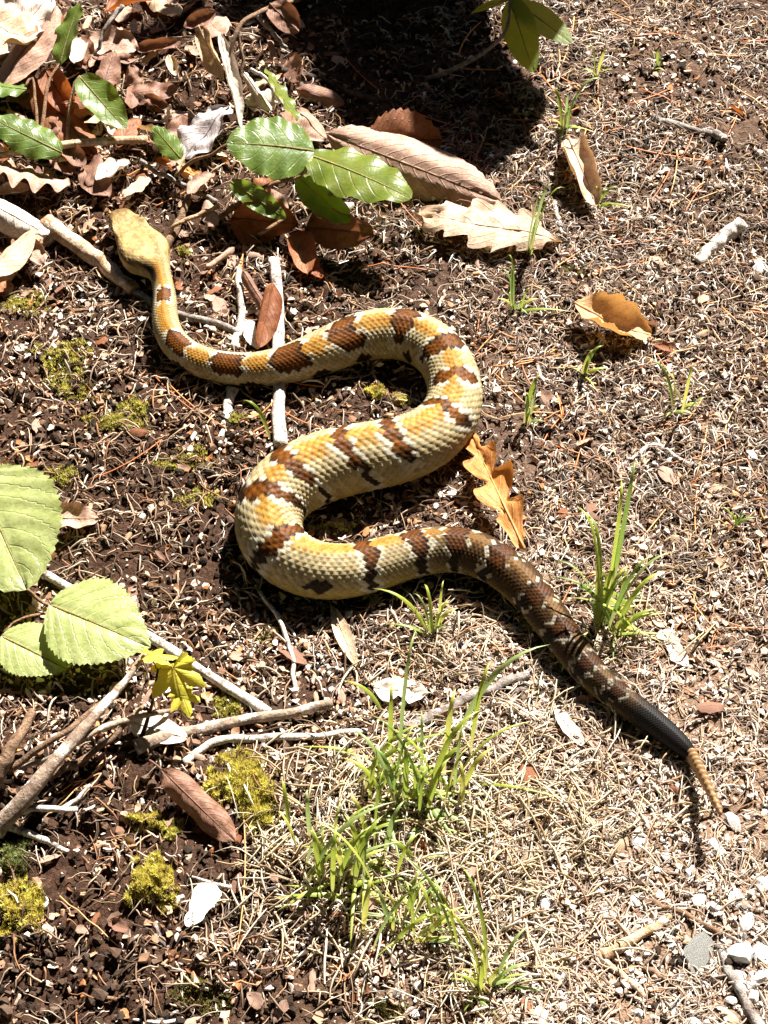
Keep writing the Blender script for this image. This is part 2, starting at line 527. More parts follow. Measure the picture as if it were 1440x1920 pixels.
# ------------------------------------------------------------------ ground litter (nobody could count it)
RIGHT = [(1250, 350, 380, 480, 1.0), (1150, 800, 330, 300, 1.0), (1250, 1250, 330, 330, 0.9), (950, 1450, 330, 300, 0.8), (1100, 1750, 420, 260, 0.6), (720, 530, 170, 110, 0.6)]
CLUMPY = lambda x, y, s, sd: 0.25 + 1.3 * sstep(0.38, 0.62, fbm(x * s, y * s, sd, 3))
def d_right(px, py, x, y): return blobs(px, py, RIGHT, 0.05) * CLUMPY(x, y, 30, 5) * (0.35 + 1.0 * sstep(0.35, 0.62, fbm(x * 9, y * 9, 87, 2)))
RIGHT_COLS = [(0.50, 0.42, 0.35), (0.34, 0.25, 0.19), (0.20, 0.135, 0.10), (0.09, 0.06, 0.045), (0.44, 0.29, 0.16), (0.66, 0.60, 0.53)]
x, y = scatter(9000, d_right)
n = len(x)
stuff('dead_root_litter', fibres(x, y, RNG.uniform(0.008, 0.034, n), RNG.uniform(0.00022, 0.00055, n),
      tone(x, y, palette(RIGHT_COLS, [3, 4, 4, 2, 2, 1.5], n)), 0.6, 0.0022), M['fibre'], 'tangled grey and tan dead rootlets matted over the trodden soil', 'root litter')
x, y = scatter(15000, d_right)
n = len(x)
stuff('stem_litter', fibres(x, y, RNG.uniform(0.004, 0.016, n), RNG.uniform(0.0004, 0.0010, n),
      tone(x, y, palette(RIGHT_COLS, [2.8, 4, 4, 3, 2.2, 1.5], n)), 0.4, 0.0016, k=4), M['fibre'], 'short broken pale stems and bark shreds among the rootlets', 'stem litter')

def d_left(px, py, x, y): return blobs(px, py, [(250, 350, 330, 300, 1.0), (260, 800, 330, 300, 0.5), (300, 1250, 350, 260, 0.7), (250, 1700, 330, 250, 0.4), (640, 1000, 200, 200, 0.5), (620, 760, 200, 120, 0.6)], 0.03) * CLUMPY(x, y, 25, 9)
x, y = scatter(4200, d_left)
n = len(x)
stuff('twig_litter', fibres(x, y, RNG.uniform(0.007, 0.026, n), RNG.uniform(0.0003, 0.0010, n),
      palette([(0.36, 0.26, 0.18), (0.22, 0.14, 0.09), (0.50, 0.41, 0.32), (0.28, 0.14, 0.07), (0.08, 0.05, 0.03)], [3, 3, 2, 1.2, 2], n),
      0.22, 0.0025), M['fibre'], 'fine brown twig and stem crumbs strewn through the leaf litter', 'twig litter')

STRAW = [(790, 1530, 190, 130, 1.0), (640, 1640, 170, 120, 0.9), (880, 1780, 170, 130, 0.8), (1130, 1210, 110, 70, 0.7), (1000, 1520, 220, 130, 0.45), (560, 1560, 80, 80, 0.5), (810, 1200, 90, 60, 0.5)]
def d_straw(px, py, x, y): return blobs(px, py, STRAW, 0.0) * CLUMPY(x, y, 35, 29)
x, y = scatter(1900, d_straw)
n = len(x)
stuff('dead_grass_thatch', fibres(x, y, RNG.uniform(0.010, 0.040, n), RNG.uniform(0.0003, 0.0010, n),
      palette([(0.62, 0.50, 0.34), (0.50, 0.37, 0.22), (0.70, 0.62, 0.48), (0.33, 0.20, 0.11)], [3, 3, 2, 1.3], n),
      0.16, 0.005, k=6), M['straw'], 'pale straw thatch of dead grass around the green tufts', 'dead grass')

def d_chip(px, py, x, y): return blobs(px, py, [(300, 800, 420, 330, 0.8), (350, 1200, 420, 200, 1.0), (120, 1330, 220, 160, 1.0), (400, 1750, 420, 220, 0.7), (300, 300, 330, 320, 0.9), (1200, 1000, 420, 800, 0.6), (850, 1600, 330, 350, 0.8)], 0.08) * CLUMPY(x, y, 22, 41)
x, y = scatter(25000, d_chip)
n = len(x)
sz = 0.0018 + 0.0095 * RNG.random(n) ** 2.6
stuff('leaf_and_bark_crumbs', chips(x, y, sz, RNG.uniform(0.25, 0.9, n), sz * RNG.uniform(0.06, 0.22, n),
      tone(x, y, palette([(0.22, 0.12, 0.07), (0.34, 0.20, 0.12), (0.10, 0.06, 0.04), (0.46, 0.33, 0.24), (0.60, 0.50, 0.42), (0.36, 0.15, 0.06)], [4, 4, 4, 3.0, 1.6, 1.4], n)), 0.6),
      M['chip'], 'brown crumbled leaf and bark flakes covering the soil', 'leaf crumbs', smooth=False)

def d_pale(px, py, x, y): return blobs(px, py, [(800, 1560, 330, 230, 1.0), (1150, 1500, 350, 330, .9), (1200, 1150, 250, 250, .7), (900, 1780, 330, 200, .8), (400, 1250, 330, 120, .6), (150, 1330, 160, 120, .5), (1200, 600, 420, 500, .35), (150, 620, 160, 80, .8)], .03) * CLUMPY(x, y, 30, 71)
x, y = scatter(13000, d_pale)
n = len(x)
sz = 0.0016 + 0.008 * RNG.random(n) ** 2.8
stuff('bleached_litter_flakes', chips(x, y, sz, RNG.uniform(0.18, 0.8, n), sz * RNG.uniform(0.06, 0.2, n),
      palette([(0.64, 0.53, 0.43), (0.52, 0.40, 0.31), (0.74, 0.67, 0.59), (0.44, 0.29, 0.20)], [3, 3, 2, 2], n, 0.18), 0.6, 0.0025),
      M['chip'], 'bleached straw coloured flakes scattered over the path and thatch', 'litter flakes', smooth=False)

def d_crumb(px, py, x, y): return blobs(px, py, [(150, 1750, 380, 240, 1.0), (300, 880, 260, 220, 0.9), (150, 1430, 200, 100, 0.6), (600, 460, 130, 110, 0.8), (800, 150, 230, 200, 0.7), (480, 1050, 150, 150, 0.5), (700, 740, 130, 60, 0.6), (1200, 400, 420, 420, 0.35)], 0.04) * CLUMPY(x, y, 16, 51)
x, y = scatter(9000, d_crumb)
n = len(x)
sz = 0.0015 + 0.0065 * RNG.random(n) ** 2.4
stuff('soil_crumbs', lumps(x, y, sz, 0.75, palette([(0.035, 0.022, 0.015), (0.055, 0.035, 0.024), (0.09, 0.058, 0.04), (0.022, 0.016, 0.012)], [3, 4, 2, 2], n), 0.34),
      M['crumb'], 'dark crumbly soil clods lying loose on the ground', 'soil', smooth=False)

GRIT = [(1300, 1720, 260, 240, 1.0), (1380, 1350, 160, 260, 0.6), (1000, 1720, 260, 200, 0.7), (850, 1330, 200, 120, 0.35), (560, 1200, 120, 70, 0.45), (1150, 500, 420, 500, 0.12), (250, 700, 200, 150, 0.04)]
def d_grit(px, py, x, y): return blobs(px, py, GRIT, 0.005) * CLUMPY(x, y, 28, 61)
x, y = scatter(6500, d_grit)
n = len(x)
sz = 0.0011 + 0.0042 * RNG.random(n) ** 2.5
stuff('fine_gravel', lumps(x, y, sz, 0.6, palette([(0.62, 0.58, 0.54), (0.45, 0.37, 0.31), (0.75, 0.73, 0.70), (0.28, 0.21, 0.16), (0.50, 0.34, 0.22)], [3, 3, 2, 2, 1], n, 0.15), 0.15),
      M['grit'], 'fine pale grit and gravel scattered over the path', 'gravel', smooth=False)

# ------------------------------------------------------------------ snake
SN = [  # px, py, visible width px, height ratio, lift px
    (219, 400, 14, .80, 26), (224, 406, 42, .70, 26), (231, 416, 50, .70, 26), (241, 430, 57, .66, 26), (254, 448, 74, .58, 25),
    (267, 466, 92, .54, 24), (279, 483, 90, .56, 23), (291, 499, 62, .74, 23), (300, 515, 41, .98, 22), (306, 537, 39, 1, 20),
    (309, 561, 43, 1, 18), (309, 590, 47, 1, 14), (313, 615, 50, 1, 10), (325, 640, 53, 1, 7), (346, 661, 55, 1, 4), (372, 676, 57, 1, 2),
    (400, 685, 58, 1, 0), (433, 691, 60, 1, 0), (467, 693, 62, 1, 0), (500, 691, 66, 1, 0), (533, 684, 70, 1, 0), (567, 674, 76, 1, 0),
    (600, 662, 82, 1, 0), (634, 648, 86, 1, 0), (667, 635, 89, 1, 0), (705, 627, 92, 1, 0), (745, 626, 94, 1, 0), (785, 636, 95, 1, 0),
    (820, 659, 96, 1, 0), (843, 692, 97, 1, 0), (853, 730, 100, 1, 0), (848, 768, 105, 1, 0), (826, 802, 111, 1, 0), (790, 828, 117, 1, 0),
    (745, 845, 122, 1, 0), (695, 855, 126, 1, 0), (640, 866, 130, 1, 0), (588, 883, 131, 1, 0), (543, 907, 131, 1, 0), (513, 941, 128, 1, 0),
    (503, 980, 124, 1, 0), (514, 1019, 119, 1, 0), (543, 1048, 112, 1, 0), (582, 1066, 107, 1, 0), (625, 1072, 103, 1, 0), (670, 1068, 98, 1, 0),
    (722, 1054, 93, 1, 0), (780, 1038, 87, 1, 0), (838, 1030, 85, 1, 0), (890, 1038, 83, 1, 0), (935, 1060, 80, 1, 0), (975, 1092, 77, 1, 0),
    (1007, 1128, 74, 1, 0), (1033, 1162, 71, 1, 0), (1060, 1200, 66, 1, 0), (1088, 1238, 62, 1, 0), (1120, 1274, 58, 1, 0), (1158, 1305, 53, 1, 0),
    (1200, 1336, 50, 1, 2), (1236, 1363, 46, 1, 4), (1266, 1387, 40, 1, 6), (1284, 1403, 33, 1, 8), (1295, 1413, 24, 1, 11)]
P3 = []; RA = []; RH = []
for (px, py, w, hr, lf) in SN:
    z = 0.01
    for _ in range(6):
        p = at(px, py, z)
        r = w * 0.5 * mpp(p)
        base = 0.010 * (fbm(p[0] * 9, p[1] * 9, 3, 2) - 0.5)
        for (bx, by, rx, ry, h) in BUMPS:
            base += h * math.exp(-(((p[0] - bx) / rx) ** 2 + ((p[1] - by) / ry) ** 2))
        z = float(base) + 0.0015 + 0.90 * r * hr + lf * mpp(p)
    P3.append(p); RA.append(r); RH.append(hr)
P3 = np.array(P3); RA = np.array(RA); RH = np.array(RH)
# dense resampling (Catmull-Rom), light smoothing, arc length
def crom(A, sub=16):
    A = np.asarray(A, float)
    if A.ndim == 1: A = A[:, None]
    E = np.vstack([2 * A[0] - A[1], A, 2 * A[-1] - A[-2]])
    out = []
    for i in range(1, len(E) - 2):
        t = np.linspace(0, 1, sub, endpoint=False)[:, None]
        p0, p1, p2, p3 = E[i - 1], E[i], E[i + 1], E[i + 2]
        out.append(0.5 * ((2 * p1) + (-p0 + p2) * t + (2 * p0 - 5 * p1 + 4 * p2 - p3) * t ** 2 + (-p0 + 3 * p1 - 3 * p2 + p3) * t ** 3))
    out.append(E[-2:-1])
    return np.vstack(out)
Pd = crom(P3); Rd = crom(RA)[:, 0]; Hd = crom(RH)[:, 0]
PXd = crom(np.array([(a[0], a[1]) for a in SN], float))
ker = np.hanning(21); ker /= ker.sum()
def smooth1(a, pad=10):
    b = np.concatenate([2 * a[0] - a[pad:0:-1], a, 2 * a[-1] - a[-2:-pad - 2:-1]])
    return np.convolve(b, ker, 'valid')
Pd = np.stack([smooth1(Pd[:, i]) for i in range(3)], -1)
Sd = np.concatenate([[0], np.cumsum(np.linalg.norm(np.diff(Pd, axis=0), axis=1))])
def s_at(px, py):
    return float(Sd[np.argmin((PXd[:, 0] - px) ** 2 + (PXd[:, 1] - py) ** 2)])
LEN = Sd[-1]
S_NECK = s_at(300, 512)
NC = 42
sf = np.linspace(0, LEN, 4000)
rf = np.interp(sf, Sd, Rd)
lf_ = 1.62 * 2 * np.pi * np.maximum(rf, 0.0075) / NC
nf = np.concatenate([[0], np.cumsum(np.diff(sf) / (0.5 * (lf_[1:] + lf_[:-1])))])
SUBN, SUBM = 5, 5
NR = int(nf[-1] * SUBN)
nn = np.linspace(0, nf[-1], NR)
ss = np.interp(nn, nf, sf)
C0 = np.stack([np.interp(ss, Sd, Pd[:, i]) for i in range(3)], -1)
ra = np.interp(ss, Sd, Rd); hr = np.interp(ss, Sd, Hd)
Tg = np.gradient(C0, axis=0); Tg /= np.linalg.norm(Tg, axis=1, keepdims=True)
for i in range(3): Tg[:, i] = np.convolve(np.pad(Tg[:, i], 6, mode='edge'), np.ones(13) / 13, 'valid')
Tg /= np.linalg.norm(Tg, axis=1, keepdims=True)
Nn = np.array([0, 0, 1.0]) - Tg * Tg[:, 2:3]; Nn /= np.linalg.norm(Nn, axis=1, keepdims=True)
Bn = np.cross(Nn, -Tg)                       # the animal's left
NM = NC * SUBM
mm = np.arange(NM) / SUBM
phi = mm / NC * 2 * np.pi                    # 0 = spine, positive to the animal's left
phi_s = np.where(phi > np.pi, phi - 2 * np.pi, phi)
nG, mG = np.meshgrid(nn, mm, indexing='ij')
sG = np.repeat(ss[:, None], NM, 1)
best = np.full(nG.shape, -1.0); cn = np.round(nG); cm = np.round(mG); dnb = np.zeros(nG.shape)
for dj in (-1, 0, 1):
    j = np.round(mG) + dj
    off = 0.5 * (np.mod(j, 2) == 1)
    for di in (-1, 0, 1):
        i = np.round(nG - off) + di + off
        dn = nG - i; dm = mG - j
        inside = (np.abs(dm) / 0.98) ** 1.6 + (np.abs(dn) / 0.86) ** 2.0
        h = (0.34 + 0.80 * dn) * (1 - 0.30 * dm ** 2) + 0.14 * np.exp(-(dm / 0.13) ** 2) * (dn > -0.5)
        h = np.where(inside < 1, h * (1 - inside ** 6 * 0.25), -1)
        k = h > best
        best = np.where(k, h, best); cn = np.where(k, i, cn); cm = np.where(k, j, cm); dnb = np.where(k, dn, dnb)
best = np.clip(best, 0, 1.2)
sC = np.interp(cn, nf[::1], sf)              # arc length of the owning scale
phC = np.mod(cm, NC) / NC * 2 * np.pi
phC = np.where(phC > np.pi, phC - 2 * np.pi, phC)
# the body rolls a little along its length: the spine stripe leans to one flank or the other
ROLL = [(309, 561, 0), (346, 661, .25), (420, 690, .38), (533, 684, .36), (640, 646, .25), (745, 626, .12), (853, 730, 0), (640, 866, 0), (505, 980, 0), (560, 1058, -.22), (625, 1072, -.38), (722, 1054, -.34), (838, 1030, -.16), (935, 1060, -.05), (1033, 1162, -.15), (1120, 1274, -.30), (1200, 1336, -.2)]
rl = np.interp(sC, [s_at(a, b) for a, b, _ in ROLL], [c for _, _, c in ROLL])
phC = np.mod(phC - rl + np.pi, 2 * np.pi) - np.pi
aph = np.abs(phC)
# --- cross section
headf = 1 - sstep(S_NECK * 0.80, S_NECK * 1.05, ss)
ca_, sa_ = np.cos(phi_s)[None], np.sin(phi_s)[None]
ex = 1 - 0.30 * headf[:, None]
cy = np.sign(sa_) * np.abs(sa_) ** ex
cz = np.sign(ca_) * np.abs(ca_) ** (1 - 0.38 * headf[:, None])
yy = cy * ra[:, None]
zz = cz * (ra * hr)[:, None]
zz = zz * (1 + 0.05 * np.exp(-(phi_s[None] / 0.22) ** 2) * (1 - headf[:, None]))
flo = -0.88 * (ra * hr)[:, None]
zz = np.where(zz < flo, flo + (zz - flo) * 0.15, zz)
# head modelling: brow ridges, sunken crown, muzzle groove
hs = ss / S_NECK
brow = np.exp(-((hs[:, None] - 0.33) / 0.085) ** 2) * np.exp(-((np.abs(phi_s)[None] - 0.95) / 0.22) ** 2) * headf[:, None]
crown = np.exp(-((hs[:, None] - 0.50) / 0.28) ** 2) * np.exp(-(phi_s[None] / 0.5) ** 2) * headf[:, None]
pit = np.exp(-((hs[:, None] - 0.24) / 0.045) ** 2) * np.exp(-((np.abs(phi_s)[None] - 1.35) / 0.16) ** 2) * headf[:, None]
mouth = np.exp(-((np.abs(phi_s)[None] - 1.95) / 0.07) ** 2) * (hs[:, None] < 0.8) * headf[:, None]
radial = 0.0036 * brow - 0.0018 * crown - 0.0016 * pit - 0.0009 * mouth
lump = (fbm(hs[:, None] * 9 + 0 * phi_s[None], np.abs(phi_s)[None] * 4 + 0 * hs[:, None], 77, 3) - 0.5) * 0.0012 * headf[:, None]
belly = sstep(1.95, 2.25, np.abs(phi_s))[None]
amp = (0.105 * ra * (1 - 0.62 * headf))[:, None] * (1 - belly) * 0.66
vent = (np.mod(nG * 0.8, 1.0)) * belly * (0.035 * ra)[:, None] * (1 - headf[:, None])
disp = amp * (best - 0.35) + vent + radial + lump
nrm_y = sa_; nrm_z = ca_
yy = yy + disp * nrm_y; zz = zz + disp * nrm_z
VS = C0[:, None] + Bn[:, None] * yy[..., None] + Nn[:, None] * zz[..., None]
# --- pattern, one colour per scale
def lin(r, g, b): 
    c = np.array([r, g, b]) / 255.0
    return np.where(c <= 0.04045, c / 12.92, ((c + 0.055) / 1.055) ** 2.4)
G = 0.35
OCHRE = lin(245, 192, 94) * G; OCHRE2 = lin(234, 162, 56) * G; CREAM = lin(255, 243, 214) * G * 1.12
TAN = lin(255, 234, 182) * G; TANG = lin(222, 194, 138) * G; BROWN = lin(142, 80, 8) * G; DARK = lin(58, 34, 10) * G
OLIVE = lin(150, 105, 52) * G; BLACK = np.array([0.006, 0.005, 0.0045]); BELLY = lin(245, 216, 128) * G; HEADC = lin(244, 208, 138) * G
BANDS = [  # centre px, half length (px), shift to the near flank (px, + = tailwards), side reach (rad)
    (310, 562, 17, 0, .62), (333, 648, 27, 8, .72), (420, 689, 32, 14, .80), (530, 685, 34, 22, .85), (628, 650, 34, 38, .95),
    (752, 626, 22, -6, 1.00), (832, 672, 22, -6, 1.15), (853, 728, 15, 0, .95), (836, 790, 14, 0, 1.25), (735, 848, 14, -22, 1.25), (642, 866, 13, -42, 2.1),
    (548, 903, 13, -34, 2.1), (507, 950, 14, -6, 2.0), (522, 1030, 17, 0, 2.1), (672, 1068, 16, 8, 2.0), (768, 1042, 18, 10, 2.0),
    (848, 1030, 20, 6, 2.0), (930, 1058, 20, 4, 2.0), (1004, 1124, 19, 2, 2.0), (1052, 1188, 17, 2, 2.0), (1100, 1252, 16, 2, 2.0), (1150, 1299, 13, 0, 2.0)]
SIDE = [(355, 665), (470, 693), (585, 668), (665, 636), (790, 638), (600, 1070)]   # low flank spots, px along the body
s_post0, s_post1 = s_at(655, 1070), s_at(900, 1040)
s_tail0, s_tail1 = s_at(1160, 1306), s_at(1215, 1347)
post = sstep(s_post0, s_post1, sC)[..., None]
rs = np.interp(sC, Sd, Rd)
jit = (_hash(cn * 2, cm, 5) - 0.5)
neckw = 1 - sstep(s_at(560, 676), s_at(790, 638), sC)
stripe = sstep(0.42 + 0.16 * neckw, 0.27 + 0.14 * neckw, aph + 0.14 * jit)[..., None]
lat = TAN + (TANG - TAN) * np.clip(_hash(cn * 2, cm, 9) * 0.8, 0, 1)[..., None]
lat = lat + (OLIVE * 0.36 - lat) * post
dor = OCHRE + (OCHRE2 - OCHRE) * (0.5 + jit)[..., None]
front = (1 - sstep(s_at(600, 662), s_at(760, 627), sC))[..., None]
dor = dor + (OCHRE2 * 0.95 - dor) * front * 0.5
dor = dor + (OLIVE * 0.70 - dor) * post * 0.85
col = lat + (dor - lat) * stripe
low = sstep(1.45, 1.95, aph)[..., None]
col = col + (BELLY * (1 - 0.45 * post) - col) * low
pm = 1.0 / 2400.0
for bi, (bx, by, hl, sh, reach) in enumerate(BANDS):
    s0 = s_at(bx, by)
    hw = hl * pm * (0.95 if bi < 5 else 1.0); shm = sh * pm
    d = sC - s0 - shm * np.clip(aph / 1.4, 0, 1.4) - 0.004 * np.sin(aph * 3.0) * (0.3 + 0.7 * ((bi * 37) % 10) / 10)
    wig = (_hash(np.floor(cm / 2), np.full_like(cm, bi), 13) - 0.5) * 0.004 + (_hash(cn * 2, cm, 17) - 0.5) * 0.0036
    hwp = hw * (1 - 0.46 * sstep(0.45, 1.2, aph)) + wig * 0.6
    a = np.abs(d)
    fade = (aph < reach + 0.15 * jit)
    inside = (a < hwp) & fade
    edge = (a < hwp + 0.0026 + 0.0026 * _hash(cn * 2, cm, 44)) & (aph < reach + 0.22) & ~inside & (aph > 0.16 + 0.1 * jit)
    cc = BROWN + (DARK - BROWN) * sstep(0.45, 1.1, aph)[..., None]
    rim = sstep(0.55, 0.95, a / np.maximum(hwp, 1e-4))[..., None]
    cc = cc + (DARK * 0.8 - cc) * rim * 0.75
    cc = cc * (0.7 + 0.6 * _hash(cn * 2, cm, 21))[..., None] * (1 - 0.45 * post)
    ce = CREAM * (1 - 0.25 * post)
    keep = (_hash(cn * 2, cm, 31) < (1 - 0.35 * post[..., 0]))
    col = np.where((edge & keep)[..., None], ce, col)
    col = np.where(inside[..., None], cc, col)
for (bx, by) in SIDE:
    s0 = s_at(bx, by)
    e = ((sC - s0) / (20 * pm)) ** 2 + ((aph - 1.55) / 0.30) ** 2
    col = np.where((e < 1 + jit * 0.8)[..., None], DARK * 0.8, col)
    
col = col * (1 - 0.42 * sstep(s_at(900, 1040), s_at(1160, 1306), sC))[..., None]
tl = sstep(s_tail0, s_tail1, sC + 0.012 * jit)[..., None]
col = col * (1 - tl) + BLACK * tl
# head colour
hsC = (sG / S_NECK)
hm = (1 - sstep(0.82, 1.02, hsC + 0.10 * jit))[..., None]
hn = fbm(hsC * 14, phi_s[None] * 3.2 + 0 * hsC, 91, 3)[..., None]
hc = HEADC * (0.50 + 0.85 * hn) * (0.82 + 0.36 * _hash(cn * 2, cm, 63))[..., None]
muz = ((1 - sstep(0.10, 0.24, hsC)))[..., None]
hc = hc + (OLIVE * 0.65 - hc) * muz * 0.8
hc = hc * (1 - 0.30 * (np.exp(-((np.abs(phi_s)[None] - 0.62) / 0.10) ** 2) * np.exp(-((hsC - 0.36) / 0.10) ** 2))[..., None])  # brow shading painted into the head colour
streak = (np.exp(-((np.abs(phi_s)[None] - 1.25) / 0.18) ** 2) * sstep(0.15, 0.25, hsC) * (1 - sstep(0.8, 1.0, hsC)))[..., None]
hc = hc + (OLIVE * 0.42 - hc) * streak * 0.9
col = col * (1 - hm) + hc * hm
nape = (np.exp(-((hsC - 1.02) / 0.16) ** 2) * np.exp(-((phi_s[None] - 0.75) / 0.36) ** 2))[..., None]
col = col + (DARK - col) * np.clip(nape * 1.5, 0, 0.95)
col = col * (0.80 + 0.40 * _hash(cn * 2 + 3, cm + 1, 57))[..., None] * (1 - 0.22 * sstep(0.25, 0.75, dnb) * (1 - headf[:, None]))[..., None]
# dark skin plus shadow painted between scales, paler keel
skin_shade = (1 - sstep(-0.02, 0.36, best))[..., None] * (1 - belly[..., None])
col = col * (1 - 0.72 * skin_shade * (1 - 0.7 * headf[:, None, None]))
VS_ = VS.reshape(-1, 3)
ii = np.arange(NR * NM).reshape(NR, NM)
i2 = np.roll(ii, -1, axis=1)
FS = np.stack([ii[:-1], ii[1:], i2[1:], i2[:-1]], -1).reshape(-1, 4)
caps = np.array([C0[0] - Tg[0] * 0.0012, C0[-1] + Tg[-1] * 0.001])
VS_ = np.vstack([VS_, caps]); colV = np.vstack([col.reshape(-1, 3), hc[0, 0:1], BLACK[None]])
n0 = NR * NM
cap1 = np.stack([ii[0], i2[0], np.full(NM, n0), np.full(NM, n0)], -1)
cap2 = np.stack([i2[-1], ii[-1], np.full(NM, n0 + 1), np.full(NM, n0 + 1)], -1)

m, nt, out = new_mat('snake_scales')
a = nd(nt, 'ShaderNodeAttribute', attribute_name='tint')
nz = noise(nt, 900, 3)
cc_ = mixc(nt, 1.0, a.outputs['Color'], ramp(nt, nz, [(0.3, (0.78, 0.76, 0.74)), (0.65, (1.1, 1.1, 1.1))]), 'MULTIPLY')
surface(nt, out, cc_, 0.55, 0.12, bumpn(nt, nz, 0.25, 0.0004))
M['snake'] = m
snake_root = thing('rattlesnake', C0[NR // 2] * np.array([1, 1, 0]), 'yellow and brown banded rattlesnake stretched in an S across the ground', 'snake')
def tri_clean(F4):
    return F4
body_faces = np.vstack([FS])
me_faces = [tuple(f) for f in []]
body = mesh_obj('body', VS_, body_faces, M['snake'], colors=colV, loc=snake_root.location)
child(body, snake_root)
# close the two ends with small fans
import bmesh
bm = bmesh.new(); bm.from_mesh(body.data); bm.verts.ensure_lookup_table()
for c in np.vstack([cap1[:, :3]]): bm.faces.new([bm.verts[int(q)] for q in c]).smooth = True
for c in np.vstack([cap2[:, :3]]): bm.faces.new([bm.verts[int(q)] for q in c]).smooth = True
bm.normal_update(); bm.to_mesh(body.data); bm.free()

def uv_sphere(r, nu=12, nv=8):
    v = []; f = []
    for i in range(nv + 1):
        t = math.pi * i / nv
        for j in range(nu):
            p = 2 * math.pi * j / nu
            v.append((r * math.sin(t) * math.cos(p), r * math.sin(t) * math.sin(p), r * math.cos(t)))
    for i in range(nv):
        for j in range(nu):
            f.append((i * nu + j, (i + 1) * nu + j, (i + 1) * nu + (j + 1) % nu, i * nu + (j + 1) % nu))
    return np.array(v), np.array(f)
m, nt, out = new_mat('snake_eye')
surface(nt, out, (0.05, 0.03, 0.01), 0.12, 0.6)
M['eye'] = m
hi = int(np.argmin(np.abs(ss / S_NECK - 0.30)))
for sg in (1, -1):
    k = int(round((1.08 if sg > 0 else 2 * math.pi - 1.08) / (2 * math.pi) * NM)) % NM
    p = VS[hi, k]
    ve, fe = uv_sphere(0.0026)
    e = mesh_obj('eye', ve, fe, M['eye'])
    e.location = Vector(p - (p - C0[hi]) * 0.03)
    child(e, snake_root)

# rattle: a string of interlocking horny buttons
m, nt, out = new_mat('rattle_horn')
rn = noise(nt, 500, 4, 0.7)
surface(nt, out, mixc(nt, rn, (0.16, 0.085, 0.035), (0.36, 0.22, 0.10)), 0.42, 0.45, bumpn(nt, rn, 0.4, 0.0005), 0.15, (0.6, 0.35, 0.12))
M['rattle'] = m
rat0 = C0[-1]; 
tipz = 0.030
rat1 = at(1352, 1527, tipz)
ratmid = at(1318, 1452, (rat0[2] + tipz) * 0.5)
rattle = bpy.data.objects.new('rattle', None); COL.objects.link(rattle); rattle.location = Vector(rat0)
child(rattle, snake_root)
NSEG = 12
def ratp(t):
    return (1 - t) ** 2 * rat0 + 2 * t * (1 - t) * ratmid + t ** 2 * rat1
for k in range(NSEG):
    t0 = k / NSEG; t1 = (k + 1.25) / NSEG
    a_, b_ = ratp(t0), ratp(min(1.0, t1))
    ax = b_ - a_; L = np.linalg.norm(ax); ax /= L
    sd_ = np.cross(ax, [0, 0, 1.0]); sd_ /= np.linalg.norm(sd_); up_ = np.cross(sd_, ax)
    r0 = 0.0054 * (1 - 0.45 * (k / NSEG) ** 1.6)
    prof = [(0.0, .50), (0.08, .90), (0.22, 1.08), (0.38, 1.06), (0.52, .78), (0.62, .66), (0.80, .60), (1.0, .35)]
    V = []; Fc = []
    nu = 14
    for (tt, rr) in prof:
        for j in range(nu):
            p = 2 * math.pi * j / nu
            lob = 1 - 0.16 * math.exp(-(math.sin(p) / 0.35) ** 2)      # groove down each flank
            V.append(a_ + ax * L * tt + (sd_ * math.cos(p) * 0.80 + up_ * math.sin(p)) * r0 * rr * lob)
    for i in range(len(prof) - 1):
        for j in range(nu):
            Fc.append((i * nu + j, i * nu + (j + 1) % nu, (i + 1) * nu + (j + 1) % nu, (i + 1) * nu + j))
    Fc.append(tuple(range(nu))[::-1]); Fc.append(tuple((len(prof) - 1) * nu + j for j in range(nu)))
    g = mesh_obj('rattle_segment', np.array(V), Fc, M['rattle'], loc=a_)
    g.parent = rattle
    g.location = Vector(a_) - Vector(rat0)

# ------------------------------------------------------------------ unseen log and branches added to shade the litter
def tube(pts, rad, nu=10, rough=0.0, seed=0, cap=True):
    pts = np.asarray(pts, float); rad = np.asarray(rad, float)
    k = len(pts)
    tg = np.gradient(pts, axis=0); tg /= np.linalg.norm(tg, axis=1, keepdims=True) + 1e-12
    ref = np.array([0.13, 0.27, 1.0]); 
    if abs(tg[:, 2]).mean() > 0.8: ref = np.array([1.0, 0.2, 0.1])
    sd_ = np.cross(tg, ref); sd_ /= np.linalg.norm(sd_, axis=1, keepdims=True)
    up_ = np.cross(sd_, tg)
    a = np.linspace(0, 2 * np.pi, nu, endpoint=False)
    R = rad[:, None] * np.ones((1, nu))
    if rough > 0:
        ii_, jj_ = np.meshgrid(np.arange(k), np.arange(nu), indexing='ij')
        R = R * (1 + rough * 0.5 * (_hash(ii_ + seed * 31, jj_, seed) - 0.5) + rough * 2.6 * (vnoise(ii_ * 0.22, jj_ * 0.6 + seed, seed + 3) - 0.5))
    V = pts[:, None] + sd_[:, None] * (np.cos(a)[None, :, None] * R[..., None]) + up_[:, None] * (np.sin(a)[None, :, None] * R[..., None])
    f = []
    for i in range(k - 1):
        for j in range(nu):
            f.append((i * nu + j, i * nu + (j + 1) % nu, (i + 1) * nu + (j + 1) % nu, (i + 1) * nu + j))
    V = V.reshape(-1, 3)
    if cap:
        f.append(tuple(range(nu))[::-1]); f.append(tuple((k - 1) * nu + j for j in range(nu)))
    return V, f

